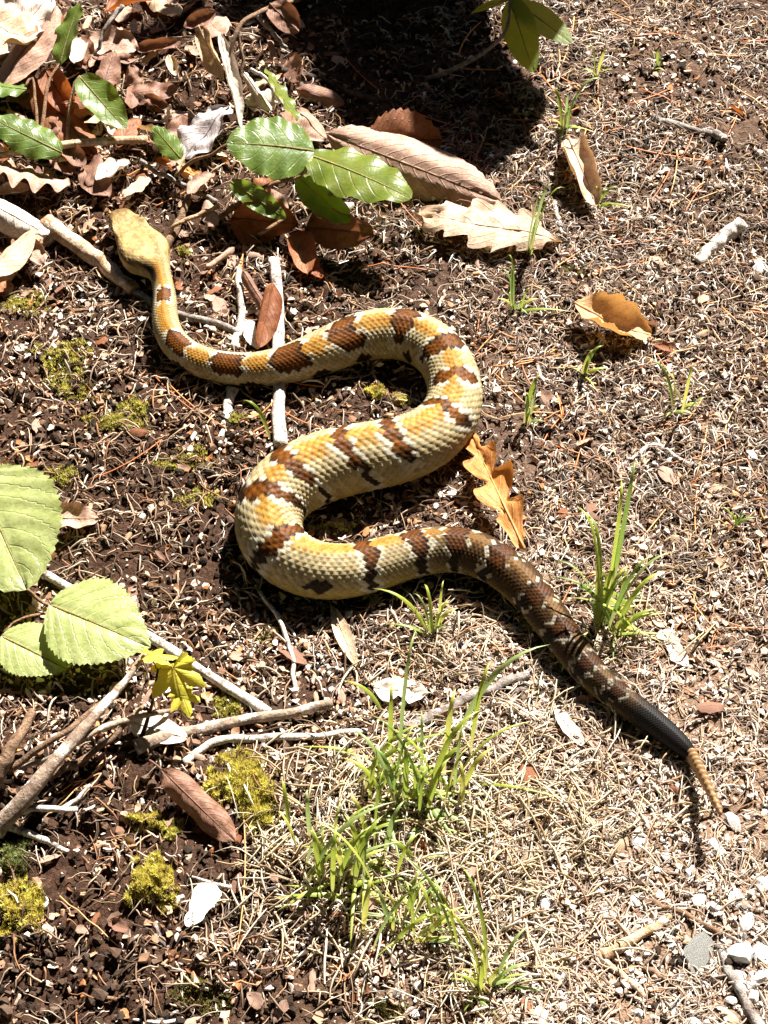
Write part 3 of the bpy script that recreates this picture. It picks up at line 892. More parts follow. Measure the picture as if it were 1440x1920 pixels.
def polyline(P, n, wob=0.0, seed=0):
    P = np.asarray(P, float)
    if len(P) > 2: D = crom(P, 12)
    else: D = P
    L = np.concatenate([[0], np.cumsum(np.linalg.norm(np.diff(D, axis=0), axis=1))])
    t = np.linspace(0, L[-1], n)
    Q = np.stack([np.interp(t, L, D[:, i]) for i in range(3)], -1)
    if wob > 0:
        tt = np.arange(n) * min(0.45, 9.0 / n)
        for i in range(3):
            Q[:, i] += wob * (vnoise(tt + seed * 7.3, np.full(n, i * 5.1 + seed), 101) - 0.5) * 2 * np.minimum(1, np.arange(n) / 2)
    return Q

Tsh = at(922, 280)
Hs = 0.50
lg1 = np.array([Tsh[0] + math.sin(SUN_AZ) * Hs / math.tan(SUN_EL), Tsh[1] + math.cos(SUN_AZ) * Hs / math.tan(SUN_EL), Hs])
lg0 = np.array([-0.10, 0.84, 0.02])
Q = polyline([lg0, lg0 * 0.5 + lg1 * 0.5 + np.array([0.01, 0.02, 0.02]), lg1], 26, 0.012, 3)
V, f = tube(Q, np.linspace(0.125, 0.058, 26), 22, 0.08, 5)
logo = thing('shade_log', lg0, 'dark leaning log added out of view to shade the litter past the dead leaves', 'log')  # log put in out of view to cast the broad top shade
child(mesh_obj('trunk', V, f, M['dark_wood'], loc=lg0), logo)
for q, (e0, e1, rr0) in enumerate([((-.16, .80, 0), (-.02, .98, .46), .016), ((-.20, .84, 0), (-.10, 1.0, .40), .012), ((-.12, .86, 0), (.10, 1.02, .55), .014)]):  # branches put in out of view to streak shade over the litter
    V, f = tube(polyline([np.array(e0), (np.array(e0) + np.array(e1)) / 2 + np.array([.02, 0, .03]), np.array(e1)], 16, .01, q + 20), np.linspace(rr0, rr0 * .5, 16), 8, .1, q)
    bo = thing('shade_branch', e0, 'unseen bare branch added beside the log for streaky shade, ' + ['thickest', 'thinnest', 'longest'][q] + ' of three', 'branch', 'added shade branches')
    child(mesh_obj('shaft', V, f, M['dark_wood'], loc=e0), bo)
a_ = Q[14]
V, f = tube(polyline([a_, a_ + np.array([-0.10, 0.06, 0.10]), a_ + np.array([-0.16, 0.10, 0.22])], 10, 0.006, 8), np.linspace(0.03, 0.012, 10), 10, 0.1, 6)
child(mesh_obj('branch_stub', V, f, M['dark_wood'], loc=a_), logo)

# ------------------------------------------------------------------ landmarks that tell small look-alikes apart
MARKS = [(270, 460, 'the snake head'), (505, 260, 'the large leathery green leaf'), (740, 290, 'the pinkish ribbed leaf'), (920, 430, 'the pale oak leaf'), (1090, 320, 'the folded tan leaf'),
    (1150, 600, 'the cupped orange leaf'), (1285, 240, 'the knob ended twig'), (1350, 455, 'the chalky broken stick'), (1275, 760, 'the splayed grass sprout'), (935, 920, 'the orange oak leaf'),
    (1140, 1100, 'the upright grass tuft'), (1250, 1370, 'the black snake tail'), (1330, 1480, 'the rattle'), (1300, 1790, 'the schist slab'), (1185, 1760, 'the stubby brown stick'),
    (915, 1850, 'the long bladed grass'), (660, 1640, 'the bushy grass tuft'), (780, 1450, 'the tall leafy grass'), (450, 1480, 'the golden moss cushion'), (290, 1650, 'the round moss cushion'),
    (375, 1530, 'the boat shaped leaf'), (40, 1700, 'the wide moss cushion'), (170, 1170, 'the serrated leaves'), (440, 1350, 'the mottled grey branch'), (110, 1400, 'the pale dead branch'),
    (125, 680, 'the loose yellow moss'), (220, 790, 'the mossy strip'), (500, 580, 'the bleached stick'), (660, 750, 'the upper snake loop'), (660, 980, 'the lower snake loop'), (60, 60, 'the standing brown leaf'),
    (180, 200, 'the brown runner stem'), (420, 110, 'the thin upright stems'), (790, 130, 'the bent woody stem'), (1010, 1570, 'the arched root'), (1370, 985, 'the small far sprout'), (540, 1220, 'the thin white twig'),
    (378, 1700, 'the chalky white flake'), (990, 760, 'the two bladed sprout'), (1040, 60, 'the thin toothed leaves'), (1370, 90, 'the tiny sprout by the needle'), (30, 470, 'the rolled pale leaf'), (1340, 1600, 'the biggest tail side pebble'),
    (870, 1320, 'the rotten grey stick'), (120, 1570, 'the forked bleached twig'), (1400, 1880, 'the grey path stick'), (960, 560, 'the sprout by the oak leaf'), (380, 890, 'the faded moss patch')]
def near(px, py):
    return min(MARKS, key=lambda m: (m[0] - px) ** 2 + (m[1] - py) ** 2)[2]

# ------------------------------------------------------------------ leaves
def prof_oval(u): return np.sin(np.pi * np.clip(u, 0, 1) ** 0.85) ** 0.62
def prof_ovate(u): return np.where(u < 0.38, np.sin(np.pi / 2 * np.clip(u / 0.38, 0, 1)) ** 0.55, np.cos(np.pi / 2 * np.clip((u - 0.38) / 0.62, 0, 1)) ** 0.85)
def prof_long(u): return np.sin(np.pi * np.clip(u, 0, 1) ** 0.95) ** 0.75
def prof_lance(u): return np.sin(np.pi * np.clip(u, 0, 1)) ** 1.1
def prof_frag(u): return np.clip(np.minimum(u / 0.16, (1 - u) / 0.30), 0, 1) ** 0.6
SHAPES = {'oval': prof_oval, 'ovate': prof_ovate, 'long': prof_long, 'lance': prof_lance, 'frag': prof_frag}

def leaf_grid(shape, L, W, curl=0.0, bend=0.0, wave=0.0, nw=3, tooth=0.0, ntooth=16, lobes=0, lobed=0.0, crumple=0.0, vein=0.0, nvein=8, seed=0, nu=41, nv=13, twist=0.0, ragged=0.0):
    u = np.linspace(0, 1, nu); v = np.linspace(-1, 1, nv)
    U, Vv = np.meshgrid(u, v, indexing='ij')
    w = SHAPES[shape](U)
    side = np.sign(Vv)
    if lobes:
        ph = (seed * 0.37) % 1.0 + 0.13 * side
        lob = 0.5 + 0.5 * np.cos(2 * np.pi * (U * lobes + ph))
        w = w * (1 - lobed * (1 - lob ** 0.7) * sstep(0.05, 0.2, U))
        U2 = U + 0.06 * np.abs(Vv) * lob
    else: U2 = U
    if tooth > 0:
        saw = np.mod(U * ntooth + 0.25 * side, 1.0)
        w = w + tooth * (saw - 0.5) * sstep(0, 0.08, w)
    if ragged > 0:
        w = w * (1 - ragged * vnoise(U * 9 + 3 * side, side * 3 + seed, seed + 1)) 
    if shape == 'frag':
        w = w * (0.45 + 0.75 * vnoise(U * 4.5 + 11.3 * side, side * 3 + seed * 1.3, seed + 5)) * (0.85 + 0.15 * vnoise(U * 19 + 5 * side, side + seed, seed + 6))
    hw = W / 2 * w
    y = Vv * hw; z = np.zeros_like(y)
    if abs(curl) > 1e-4:
        cu = curl * (0.8 + 0.4 * vnoise(U * 2.2, np.full_like(U, seed), seed))
        R = W / 2 / cu
        ang = Vv * w * cu
        y = R * np.sin(ang); z = R * (1 - np.cos(ang))
    ph = seed * 1.7
    z = z + wave * W * np.sin(2 * np.pi * nw * U + ph + 1.3 * side) * np.abs(Vv) ** 1.7 * np.clip(w * 2, 0, 1)
    if crumple > 0:
        z = z + crumple * W * (fbm(U * L / W * 2.6 + seed, Vv * 1.5 + seed, seed, 3) - 0.5) * 2
    if vein > 0:
        t = U - 0.3 * np.abs(Vv) ** 1.25
        z = z - vein * W * (np.cos(2 * np.pi * nvein * t) * 0.5 + 0.5) ** 3 * np.clip(w * 1.5, 0, 1) * np.clip(np.abs(Vv) * 4, 0, 1) * 0.6
        z = z - vein * W * 1.2 * np.exp(-(Vv / 0.10) ** 2)
    x = U2 * L
    if abs(bend) > 1e-4:
        th = bend * U2
        xb = np.sin(th) / bend * L; zb = (1 - np.cos(th)) / bend * L
        x, z = xb - z * np.sin(th), zb + z * np.cos(th)
        xe, ze = math.sin(bend) / bend * L, (1 - math.cos(bend)) / bend * L
        c = math.hypot(xe, ze); ca, sa = xe / c, ze / c
        x, z = (x * ca + z * sa) * L / c, (-x * sa + z * ca) * L / c
    if twist:
        tw = twist * (U - 0.3); y, z = y * np.cos(tw) - z * np.sin(tw), y * np.sin(tw) + z * np.cos(tw)
    V3 = np.stack([x, y, z], -1)
    ii = np.arange(nu * nv).reshape(nu, nv)
    Fq = np.stack([ii[:-1, :-1], ii[1:, :-1], ii[1:, 1:], ii[:-1, 1:]], -1).reshape(-1, 4)
    return V3, Fq, np.stack([U, Vv], -1)

def frame(a, b, roll):
    x = b - a; L = np.linalg.norm(x); x = x / L
    n = np.array([0, 0, 1.0]) - x * x[2]; n /= np.linalg.norm(n)
    yv = np.cross(n, x)
    c, s_ = math.cos(roll), math.sin(roll)
    y2 = yv * c + n * s_; n2 = n * c - yv * s_
    return x, y2, n2, L

def put_leaf(root, a, b, wpx, roll=0, shape='oval', mat=None, name='blade', stalk=0.0, mid=True, midmat=None, stalk_to=None, sub=None, **kw):
    """leaf blade from base point a to tip point b (world), as children of root"""
    a = np.asarray(a, float); b = np.asarray(b, float)
    x, yv, n, L = frame(a, b, math.radians(roll))
    W = wpx * mpp((a + b) / 2)
    G3, Fq, UV = leaf_grid(shape, L, W, **kw)
    Wd = a + G3[..., 0:1] * x + G3[..., 1:2] * yv + G3[..., 2:3] * n
    bl = mesh_obj(name, Wd.reshape(-1, 3), Fq, mat, uv=UV.reshape(-1, 2), loc=a)
    child(bl, root)
    if mid:
        c = Wd[:, Wd.shape[1] // 2][::3]
        c = c + n * 0.00015
        if stalk > 0:
            pre = np.array([a - x * stalk * t - np.array([0, 0, stalk * 0.35 * t * t]) for t in (1, 0.66, 0.33)])
            c = np.vstack([pre, c])
        if stalk_to is not None:
            e = np.asarray(stalk_to, float)
            pre = np.array([a + (e - a) * t for t in (1, 0.66, 0.33)])
            c = np.vstack([pre, c])
        rr = np.linspace(0.0008, 0.00018, len(c)) * max(0.6, min(1.6, W / 0.03))
        Vt, ft = tube(c, rr, 6)
        r = mesh_obj('midrib', Vt, ft, midmat or mat, loc=a)
        if sub is None and name == 'blade': child(r, root)
        else:
            r.parent = bl; r.location = (0, 0, 0)
    return bl

def dead_leaf(label, A, B, wpx, roll, shape, mat, group=None, name='fallen_leaf', cat='dead leaf', **kw):
    a = ag(*A); b = ag(*B)
    root = thing(name, a, label, cat, group)
    put_leaf(root, a, b, wpx, roll, shape, mat, **kw)
    return root

M['dry_brown'] = mat_dry('dry_leaf_brown', (0.17, 0.08, 0.05), (0.29, 0.155, 0.10), None, 0.18, (0.35, 0.13, 0.05), 12)
M['dry_pink'] = mat_dry('dry_leaf_pinkish', (0.33, 0.19, 0.13), (0.50, 0.33, 0.25), (0.20, 0.10, 0.07), 0.15, (0.40, 0.18, 0.08), 13)
M['dry_tan'] = mat_dry('dry_leaf_tan', (0.48, 0.33, 0.20), (0.66, 0.50, 0.35), (0.30, 0.18, 0.10), 0.2, (0.5, 0.28, 0.10), 9)
M['dry_orange'] = mat_dry('dry_leaf_orange', (0.46, 0.17, 0.035), (0.60, 0.29, 0.09), (0.62, 0.40, 0.18), 0.3, (0.62, 0.24, 0.04), 8)
M['dry_amber'] = mat_dry('dry_leaf_amber', (0.50, 0.28, 0.12), (0.66, 0.42, 0.22), (0.36, 0.18, 0.07), 0.25, (0.6, 0.3, 0.08), 8)
M['dry_mixed'] = mat_dry('dry_leaf_mottled', (0.38, 0.23, 0.15), (0.66, 0.50, 0.36), (0.28, 0.16, 0.09), 0.2, (0.5, 0.28, 0.10), 9)
M['dry_rust'] = mat_dry('dry_leaf_rust', (0.20, 0.07, 0.03), (0.34, 0.14, 0.06), None, 0.3, (0.45, 0.12, 0.02), 9)
M['dry_pale'] = mat_dry('dry_leaf_bleached', (0.58, 0.48, 0.40), (0.74, 0.66, 0.58), (0.40, 0.30, 0.24), 0.18, (0.6, 0.45, 0.3), 8)
M['dry_grey'] = mat_dry('dry_leaf_greyish', (0.40, 0.34, 0.34), (0.58, 0.52, 0.52), (0.28, 0.22, 0.22), 0.15, (0.5, 0.4, 0.35), 9)
M['dry_white'] = mat_dry('leaf_white_under', (0.72, 0.68, 0.62), (0.80, 0.78, 0.75), (0.5, 0.42, 0.35), 0.1, (0.6, 0.5, 0.4), 6)
M['leathery'] = mat_green('leathery_green_leaf', (0.085, 0.15, 0.025), (0.15, 0.22, 0.045), (0.26, 0.32, 0.12), 0.35, (0.26, 0.36, 0.03), 6, 0.40, 0.5, 240, 0.25)
M['leathery_old'] = mat_green('old_leathery_leaf', (0.09, 0.15, 0.018), (0.18, 0.22, 0.035), (0.26, 0.25, 0.07), 0.45, (0.32, 0.38, 0.02), 6, 0.4, 0.4, 240, 0.8)
M['shrub'] = mat_green('serrate_green_leaf', (0.33, 0.38, 0.13), (0.42, 0.46, 0.20), (0.56, 0.58, 0.30), 0.38, (0.36, 0.46, 0.06), 7, 0.34, 0.5, 190, 0.0, 0.42)
M['seedling'] = mat_green('yellow_green_leaf', (0.50, 0.46, 0.04), (0.62, 0.54, 0.08), (0.40, 0.30, 0.05), 0.45, (0.55, 0.46, 0.03), 5, 0.5, 0.3, 300, 0.15)
M['chestnut'] = mat_green('thin_green_leaf', (0.10, 0.16, 0.02), (0.17, 0.22, 0.04), (0.24, 0.26, 0.08), 0.5, (0.36, 0.40, 0.03), 9, 0.5, 0.3, 260, 0.1)

DL = dead_leaf
DL('large pinkish brown ribbed leaf curled like a trough behind the green leathery leaf', (612, 250, .030), (940, 378, .012), 150, 34, 'long', M['dry_pink'], curl=-1.45, bend=-0.3, tooth=0.10, ntooth=17, vein=0.03, nvein=12, wave=0.02, stalk=0.0, seed=3)
DL('dark orange brown leaf with toothed edge tucked behind the pinkish ribbed leaf', (690, 262, .026), (830, 262, .022), 120, 55, 'oval', M['dry_rust'], curl=-0.7, tooth=0.14, ntooth=10, vein=0.02, crumple=0.05, seed=5)
DL('pale tan lobed oak leaf lying flat below the pinkish ribbed leaf', (1052, 456, .006), (782, 404, .016), 150, -8, 'long', M['dry_mixed'], bend=-0.5, curl=-0.4, lobes=6, lobed=0.34, ragged=0.3, vein=0.02, nvein=7, wave=0.04, nw=3, crumple=0.09, seed=7)
DL('tan leaf folded lengthwise beside the grass sprouts, split end frayed', (1066, 258, .012), (1118, 388, .012), 92, 8, 'long', M['dry_mixed'], curl=2.1, bend=-0.3, crumple=0.05, wave=0.04, seed=9)
DL('orange dried leaf cupped upwards on bare trodden ground', (1078, 566, .020), (1222, 628, .012), 118, 6, 'long', M['dry_amber'], curl=1.5, bend=0.7, wave=0.05, nw=4, crumple=0.06, tooth=0.1, seed=12)
DL('bright orange lobed oak leaf touching the snake between two coils', (985, 1032, .022), (884, 818, .012), 120, -18, 'long', M['dry_orange'], curl=0.9, bend=-0.5, lobes=4, lobed=0.75, crumple=0.09, vein=0.015, seed=14, ragged=0.4)
DL('pinkish curled leaf poking out behind the serrated green leaves', (80, 972, .012), (186, 972, .010), 64, 10, 'oval', M['dry_pink'], curl=1.0, crumple=0.08, wave=0.06, seed=15)
DL('brown boat shaped leaf on dark soil beside the yellow moss', (302, 1442, .020), (442, 1578, .012), 92, 20, 'long', M['dry_brown'], curl=-1.5, bend=-0.25, vein=0.03, nvein=9, wave=0.10, nw=4, stalk=0.012, seed=18)
DL('large pale brown leaf standing at the edge of the leaf heap', (0, 165, .03), (108, 12, .05), 110, -20, 'oval', M['dry_pink'], curl=-0.5, bend=-0.3, crumple=0.07, vein=0.02, seed=21)
DL('sunlit cream crumpled leaf topping the leaf heap', (-30, 80, .045), (100, -5, .05), 120, 6, 'oval', M['dry_pale'], curl=0.3, crumple=0.16, wave=0.06, seed=22)
DL('cream crumpled leaf under the standing brown leaf', (-40, 30, .05), (70, 70, .05), 110, -10, 'oval', M['dry_tan'], crumple=0.16, wave=0.08, seed=23)
DL('reddish brown curled leaf under the upright green leaf', (70, 150, .025), (178, 292, .012), 100, -16, 'oval', M['dry_rust'], curl=-0.9, crumple=0.07, vein=0.02, seed=24)
DL('rusty leaf rolled beside the pointed green leaf', (85, 130, .035), (135, 215, .02), 70, 20, 'oval', M['dry_rust'], curl=1.2, crumple=0.07, seed=25)
DL('chestnut brown leaf tip showing above the brown stem', (118, 195, .03), (185, 160, .03), 60, -10, 'oval', M['dry_rust'], curl=-1.0, crumple=0.07, seed=26)
DL('pinkish tan leaf with wavy edge below the brown stem', (-20, 300, .03), (132, 345, .018), 115, -30, 'oval', M['dry_pink'], curl=-0.5, crumple=0.06, wave=0.10, nw=4, vein=0.02, seed=27)
DL('broad pale leaf rolled into a tube at the peeling stick', (-25, 375, .03), (92, 440, .015), 90, 10, 'oval', M['dry_pale'], curl=-1.7, crumple=0.06, vein=0.03, seed=28)
DL('bleached leaf leaning on the peeling stick, cut off by shade', (-30, 520, .025), (62, 430, .02), 80, -15, 'oval', M['dry_tan'], curl=-1.0, crumple=0.06, seed=29)
DL('lilac grey torn leaf below the thin upright stems', (428, 198, .03), (345, 298, .012), 95, 12, 'frag', M['dry_grey'], curl=0.6, crumple=0.13, wave=0.06, seed=31)
DL('dark brown twisted leaf hanging from the thin upright stems', (345, 52, .05), (405, 20, .055), 40, 30, 'long', M['dry_brown'], curl=1.4, crumple=0.1, twist=0.8, seed=32)
DL('tan withered leaf twisted round the thin upright stems', (372, 48, .05), (420, 150, .03), 58, 35, 'long', M['dry_tan'], curl=1.8, crumple=0.12, twist=0.9, seed=33)
DL('pale withered leaf strip hanging above the lilac grey leaf', (412, 60, .045), (452, 240, .015), 44, -20, 'long', M['dry_pale'], curl=1.7, crumple=0.1, twist=-0.7, seed=34)
DL('cream rolled leaf tube by the narrow spotted green leaf', (458, 135, .02), (508, 208, .012), 40, 0, 'oval', M['dry_pale'], curl=-2.4, crumple=0.04, seed=35)
DL('rust coloured leaf curling round the bleached stick', (512, 530, .022), (486, 652, .008), 66, -35, 'long', M['dry_rust'], curl=1.6, crumple=0.06, seed=36)
DL('brown rolled leaf wedged between the forked twig and bleached stick', (456, 508, .022), (508, 592, .012), 42, 0, 'oval', M['dry_brown'], curl=-2.3, crumple=0.05, seed=37)
DL('small white leaf scrap at the foot of the rusty curled leaf', (462, 600, .012), (484, 655, .006), 34, 10, 'frag', M['dry_white'], curl=0.5, seed=38)
DL('slim yellow dry leaf poking out under the snake', (618, 1128, .008), (672, 1256, .006), 34, 12, 'lance', M['dry_tan'], curl=0.6, crumple=0.04, stalk=0.0, seed=39)
DL('crumpled pale pink leaf beside the green grass tips', (700, 1290, .008), (800, 1300, .008), 62, 0, 'frag', M['dry_pale'], curl=0.4, crumple=0.16, seed=40)
DL('flat cream leaf half under the grey branch', (238, 1350, .008), (352, 1385, .006), 58, 6, 'oval', M['dry_pale'], crumple=0.09, seed=41)
DL('chalky white torn flake on the dark soil', (402, 1655, .010), (350, 1738, .006), 58, -8, 'frag', M['dry_white'], curl=0.6, crumple=0.10, seed=42)
DL('bright orange leaf scrap by the small oval green leaf', (340, 312, .012), (378, 332, .010), 30, 0, 'frag', M['dry_orange'], curl=0.8, crumple=0.2, seed=43)
DL('pink brown leaf half hidden behind the large green leathery leaf', (556, 205, .03), (612, 262, .015), 70, -10, 'oval', M['dry_pink'], curl=-0.5, crumple=0.08, seed=44)
DL('small maroon shrivelled leaf in the shade of the leathery leaves', (545, 455, .008), (605, 520, .006), 46, 0, 'frag', M['dry_rust'], curl=1.0, crumple=0.2, seed=45)
DL('pale tan leaf flake on the pebbly path by the grass tussock', (1240, 1180, .006), (1290, 1250, .005), 44, 8, 'frag', M['dry_pale'], curl=0.5, crumple=0.1, seed=46)
DL('cream split leaf flake on the path below the snake', (1040, 1330, .006), (1095, 1400, .005), 36, 0, 'frag', M['dry_pale'], curl=0.5, crumple=0.1, seed=47)
DL('torn dark leaf dangling by the upright thin stems at the top', (505, 8, .05), (560, 60, .04), 60, 20, 'oval', M['dry_brown'], curl=0.9, crumple=0.12, seed=48)

DL('dark rusty leaf added on edge to cast shade below the large leathery leaf', (430, 412, .016), (560, 418, .022), 96, 58, 'frag', M['dry_rust'], curl=0.9, crumple=0.22, seed=49)  # leaf added upright so its shadow darkens the ground in front
DL('dark brown leaf added on edge to cast shade under the spotted leathery leaf', (575, 425, .014), (700, 440, .018), 92, 55, 'frag', M['dry_brown'], curl=0.8, crumple=0.22, seed=50)  # second leaf put in to deepen the shade

# crumpled leaves that make up the heap at the upper left
LM = ['dry_brown', 'dry_pink', 'dry_rust', 'dry_tan', 'dry_brown', 'dry_pink', 'dry_pale']
for k in range(115):
    px = RNG.uniform(-40, 560 if k < 60 else 340); py = RNG.uniform(-40, 560 if k < 60 else 360)
    if (px > 190 and py > 380 and px < 350) or (px > 330 and py > 520) or (px > 60 and py > 470): continue
    a = RNG.uniform(0, 6.28); l = RNG.uniform(34, 110)
    mk = LM[int(RNG.integers(0, 7))]
    dead_leaf('%s crumpled leaf near %s' % ({'dry_brown': 'brown', 'dry_pink': 'pinkish brown', 'dry_rust': 'rust red', 'dry_tan': 'tan', 'dry_pale': 'bleached'}[mk] + (' large' if l > 75 else ' small'), near(px, py)), (px, py, RNG.uniform(.004, .022)), (px + l * math.cos(a), py + l * math.sin(a) * .75, RNG.uniform(.004, .022)),
              l * RNG.uniform(.45, .8), RNG.normal(0, 22), ['oval', 'long', 'frag'][k % 3], M[mk], 'crumpled leaves in the heap', curl=RNG.normal(0, 1.0), crumple=RNG.uniform(.06, .16), wave=.05, seed=100 + k, nu=22, nv=9, mid=False)

# ------------------------------------------------------------------ living leaves
def stem(root, pts, w0, w1, mat, name='stem', wob=0.0006, seed=1, n=18):
    P = [ag(*p) for p in pts]
    Q = polyline(P, n, wob, seed)
    m0 = mpp(P[0])
    V, f = tube(Q, np.linspace(w0, w1, n) * 0.5 * m0, 8, 0.05, seed)
    o = mesh_obj(name, V, f, mat, loc=P[0])
    return child(o, root)

lea = dict(shape='oval', name='leaf', midmat=M['green_stem'])
pa = thing('creeping_plant', ag(520, 430, 0), 'leathery oval green leaves on brown stems above the snake neck', 'plant')
stem(pa, [(588, 296, .062), (560, 330, .055), (500, 348, .045), (430, 395, .012), (400, 420, .0)], 7, 12, M['stem'], seed=2)
stem(pa, [(585, 300, .062), (640, 330, .06), (590, 400, .03), (560, 470, .0)], 6, 10, M['stem'], seed=3)
stem(pa, [(430, 268, .058), (392, 292, .05), (360, 302, .04), (330, 330, .01)], 5, 8, M['stem'], seed=4)
stem(pa, [(535, 408, .03), (500, 430, .02), (480, 440, .0)], 6, 9, M['stem'], seed=5)
put_leaf(pa, ag(590, 283, .060), ag(424, 268, .060), 132, -20, mat=M['leathery'], curl=-0.25, bend=-0.35, wave=.035, nw=4, vein=.012, nvein=6, seed=51, tooth=.02, **lea)
put_leaf(pa, ag(578, 290, .062), ag(772, 372, .060), 118, 6, mat=M['leathery_old'], curl=-0.25, bend=-0.25, wave=.05, nw=4, vein=.012, nvein=6, seed=52, tooth=.03, **lea)
put_leaf(pa, ag(432, 340, .045), ag(536, 410, .034), 46, 36, mat=M['leathery'], curl=0.6, bend=-0.3, wave=.09, nw=4, seed=53, **lea)
put_leaf(pa, ag(558, 330, .045), ag(656, 418, .038), 66, 8, mat=M['leathery'], curl=-0.5, wave=.06, nw=4, seed=54, **lea)
put_leaf(pa, ag(556, 226, .045), ag(498, 128, .040), 44, 42, mat=M['leathery_old'], curl=0.5, wave=.09, nw=4, seed=55, **lea)
put_leaf(pa, ag(340, 298, .032), ag(286, 236, .034), 44, -20, mat=M['leathery'], curl=-0.4, wave=.05, seed=56, **lea)
pb = thing('creeping_plant', ag(120, 300, 0), 'leathery green leaves on a brown runner over the dead leaf heap', 'plant')
stem(pb, [(276, 262, .014), (200, 265, .022), (120, 272, .026), (20, 288, .024), (-30, 300, .02)], 17, 13, M['tan_wood'], seed=6)
stem(pb, [(115, 285, .03), (105, 300, .025), (90, 310, .0)], 6, 8, M['stem'], seed=7)
stem(pb, [(113, 120, .05), (90, 160, .04), (75, 275, .02)], 6, 8, M['stem'], seed=7)
stem(pb, [(150, 143, .045), (135, 170, .04), (125, 270, .02)], 5, 7, M['stem'], seed=8)
stem(pb, [(46, 165, .04), (62, 150, .04), (70, 270, .02)], 5, 7, M['stem'], seed=9)
put_leaf(pb, ag(112, 122, .046), ag(150, 4, .075), 66, -30, mat=M['leathery'], curl=0.4, bend=-0.2, wave=.05, nw=3, vein=.012, nvein=6, seed=61, **lea)
put_leaf(pb, ag(148, 142, .045), ag(236, 242, .036), 72, 10, mat=M['leathery'], curl=0.6, wave=.05, nw=3, vein=.012, nvein=6, seed=62, **lea)
put_leaf(pb, ag(50, 168, .042), ag(-30, 158, .040), 52, 10, mat=M['leathery'], curl=-0.4, wave=.06, nw=3, seed=63, **lea)
put_leaf(pb, ag(116, 286, .034), ag(-18, 220, .045), 76, -16, mat=M['leathery'], curl=-0.4, wave=.06, nw=4, vein=.012, nvein=6, seed=64, **lea)
pc = thing('tree_seedling', ag(800, 150, 0), 'seedling with three thin toothed green leaves on a bent woody stem', 'seedling')
stem(pc, [(958, 0, .085), (948, 60, .075), (905, 100, .05), (850, 130, .02), (800, 148, .003)], 5, 10, M['grey_wood'], seed=11)
put_leaf(pc, ag(957, -2, .086), ag(1002, 136, .065), 66, 30, 'oval', M['chestnut'], name='leaf', bend=-.3, tooth=.04, ntooth=16, vein=.015, nvein=9, seed=71, midmat=M['green_stem'])
put_leaf(pc, ag(960, 0, .086), ag(1072, 82, .075), 62, 8, 'oval', M['chestnut'], name='leaf', bend=-.2, tooth=.04, ntooth=16, vein=.015, nvein=9, seed=72, midmat=M['green_stem'])
put_leaf(pc, ag(955, -2, .086), ag(884, 24, .075), 40, 18, 'oval', M['chestnut'], name='leaf', bend=-.3, tooth=.04, ntooth=14, vein=.015, nvein=9, seed=73, midmat=M['green_stem'])
pd_ = thing('shrub_seedling', ag(100, 1140, 0), 'low seedling with three broad serrated light green leaves', 'seedling')
stem(pd_, [(52, 1105, .035), (72, 1125, .025), (98, 1140, .018), (110, 1170, .0)], 6, 9, M['stem'], seed=12)
stem(pd_, [(94, 1132, .034), (100, 1140, .022), (110, 1170, .0)], 5, 8, M['stem'], seed=13)
stem(pd_, [(6, 1186, .02), (40, 1160, .02), (98, 1148, .012)], 4, 6, M['stem'], seed=14)
shr = dict(shape='ovate', name='leaf', mat=M['shrub'], tooth=.085, ntooth=21, vein=.024, nvein=6, midmat=M['green_stem'], nu=61, nv=17)
put_leaf(pd_, ag(-45, 885, .050), ag(50, 1106, .034), 255, 10, curl=.2, bend=-.35, seed=81, **{**shr, 'shape': 'oval'})
put_leaf(pd_, ag(92, 1132, .034), ag(282, 1214, .030), 182, 10, curl=-.15, bend=-.3, seed=82, **shr)
put_leaf(pd_, ag(2, 1192, .022), ag(126, 1256, .014), 112, 8, curl=-.15, bend=-.35, seed=83, **shr)

# small yellow seedling with lobed leaves
def lobed_leaf(root, c, direction, size, tilt, mat, seed):
    K = 72
    a = np.linspace(-np.pi, np.pi, K, endpoint=False)
    rad = np.zeros(K)
    for (ac, w, r) in ((0, .30, 1.0), (.85, .30, .82), (-.85, .30, .82), (1.75, .33, .52), (-1.75, .33, .52)):
        d = np.abs(a - ac)
        rad = np.maximum(rad, r * np.clip(1 - (d / (w * 2.2)) ** 1.3, 0, 1))
    rad = np.maximum(rad, .42 * (np.abs(a) < 2.5)); rad = np.maximum(rad, .10)
    rad *= 1 + .06 * np.sin(a * 23 + seed)
    rings = np.linspace(0, 1, 7)
    V = []; UV = []
    d = np.array(direction, float); d /= np.linalg.norm(d)
    nrm = np.array([0, 0, 1.0]) - d * d[2]; nrm /= np.linalg.norm(nrm)
    sdv = np.cross(nrm, d)
    ct, st = math.cos(tilt), math.sin(tilt)
    sdv, nrm = sdv * ct + nrm * st, nrm * ct - sdv * st
    for q in rings:
        for i in range(K):
            rr = rad[i] * q
            px_, py_ = rr * math.cos(a[i]), rr * math.sin(a[i])
            z = -.22 * rr ** 2 + .05 * math.cos(a[i] * 7.4) * q
            V.append(c + (d * px_ + sdv * py_ + nrm * z) * size); UV.append((px_ * .8, py_))
    f = []
    for i in range(len(rings) - 1):
        for j in range(K):
            f.append((i * K + j, (i + 1) * K + j, (i + 1) * K + (j + 1) % K, i * K + (j + 1) % K))
    o = mesh_obj('leaf', np.array(V), f, mat, uv=UV, loc=c)
    return child(o, root)
pe = thing('maple_seedling', ag(258, 1398, 0), 'tiny seedling with yellow lobed leaves on a dark upright stem', 'seedling')
stem(pe, [(258, 1398, .0), (280, 1340, .02), (292, 1280, .045), (296, 1255, .055)], 9, 4, M['dark_wood'], seed=21)
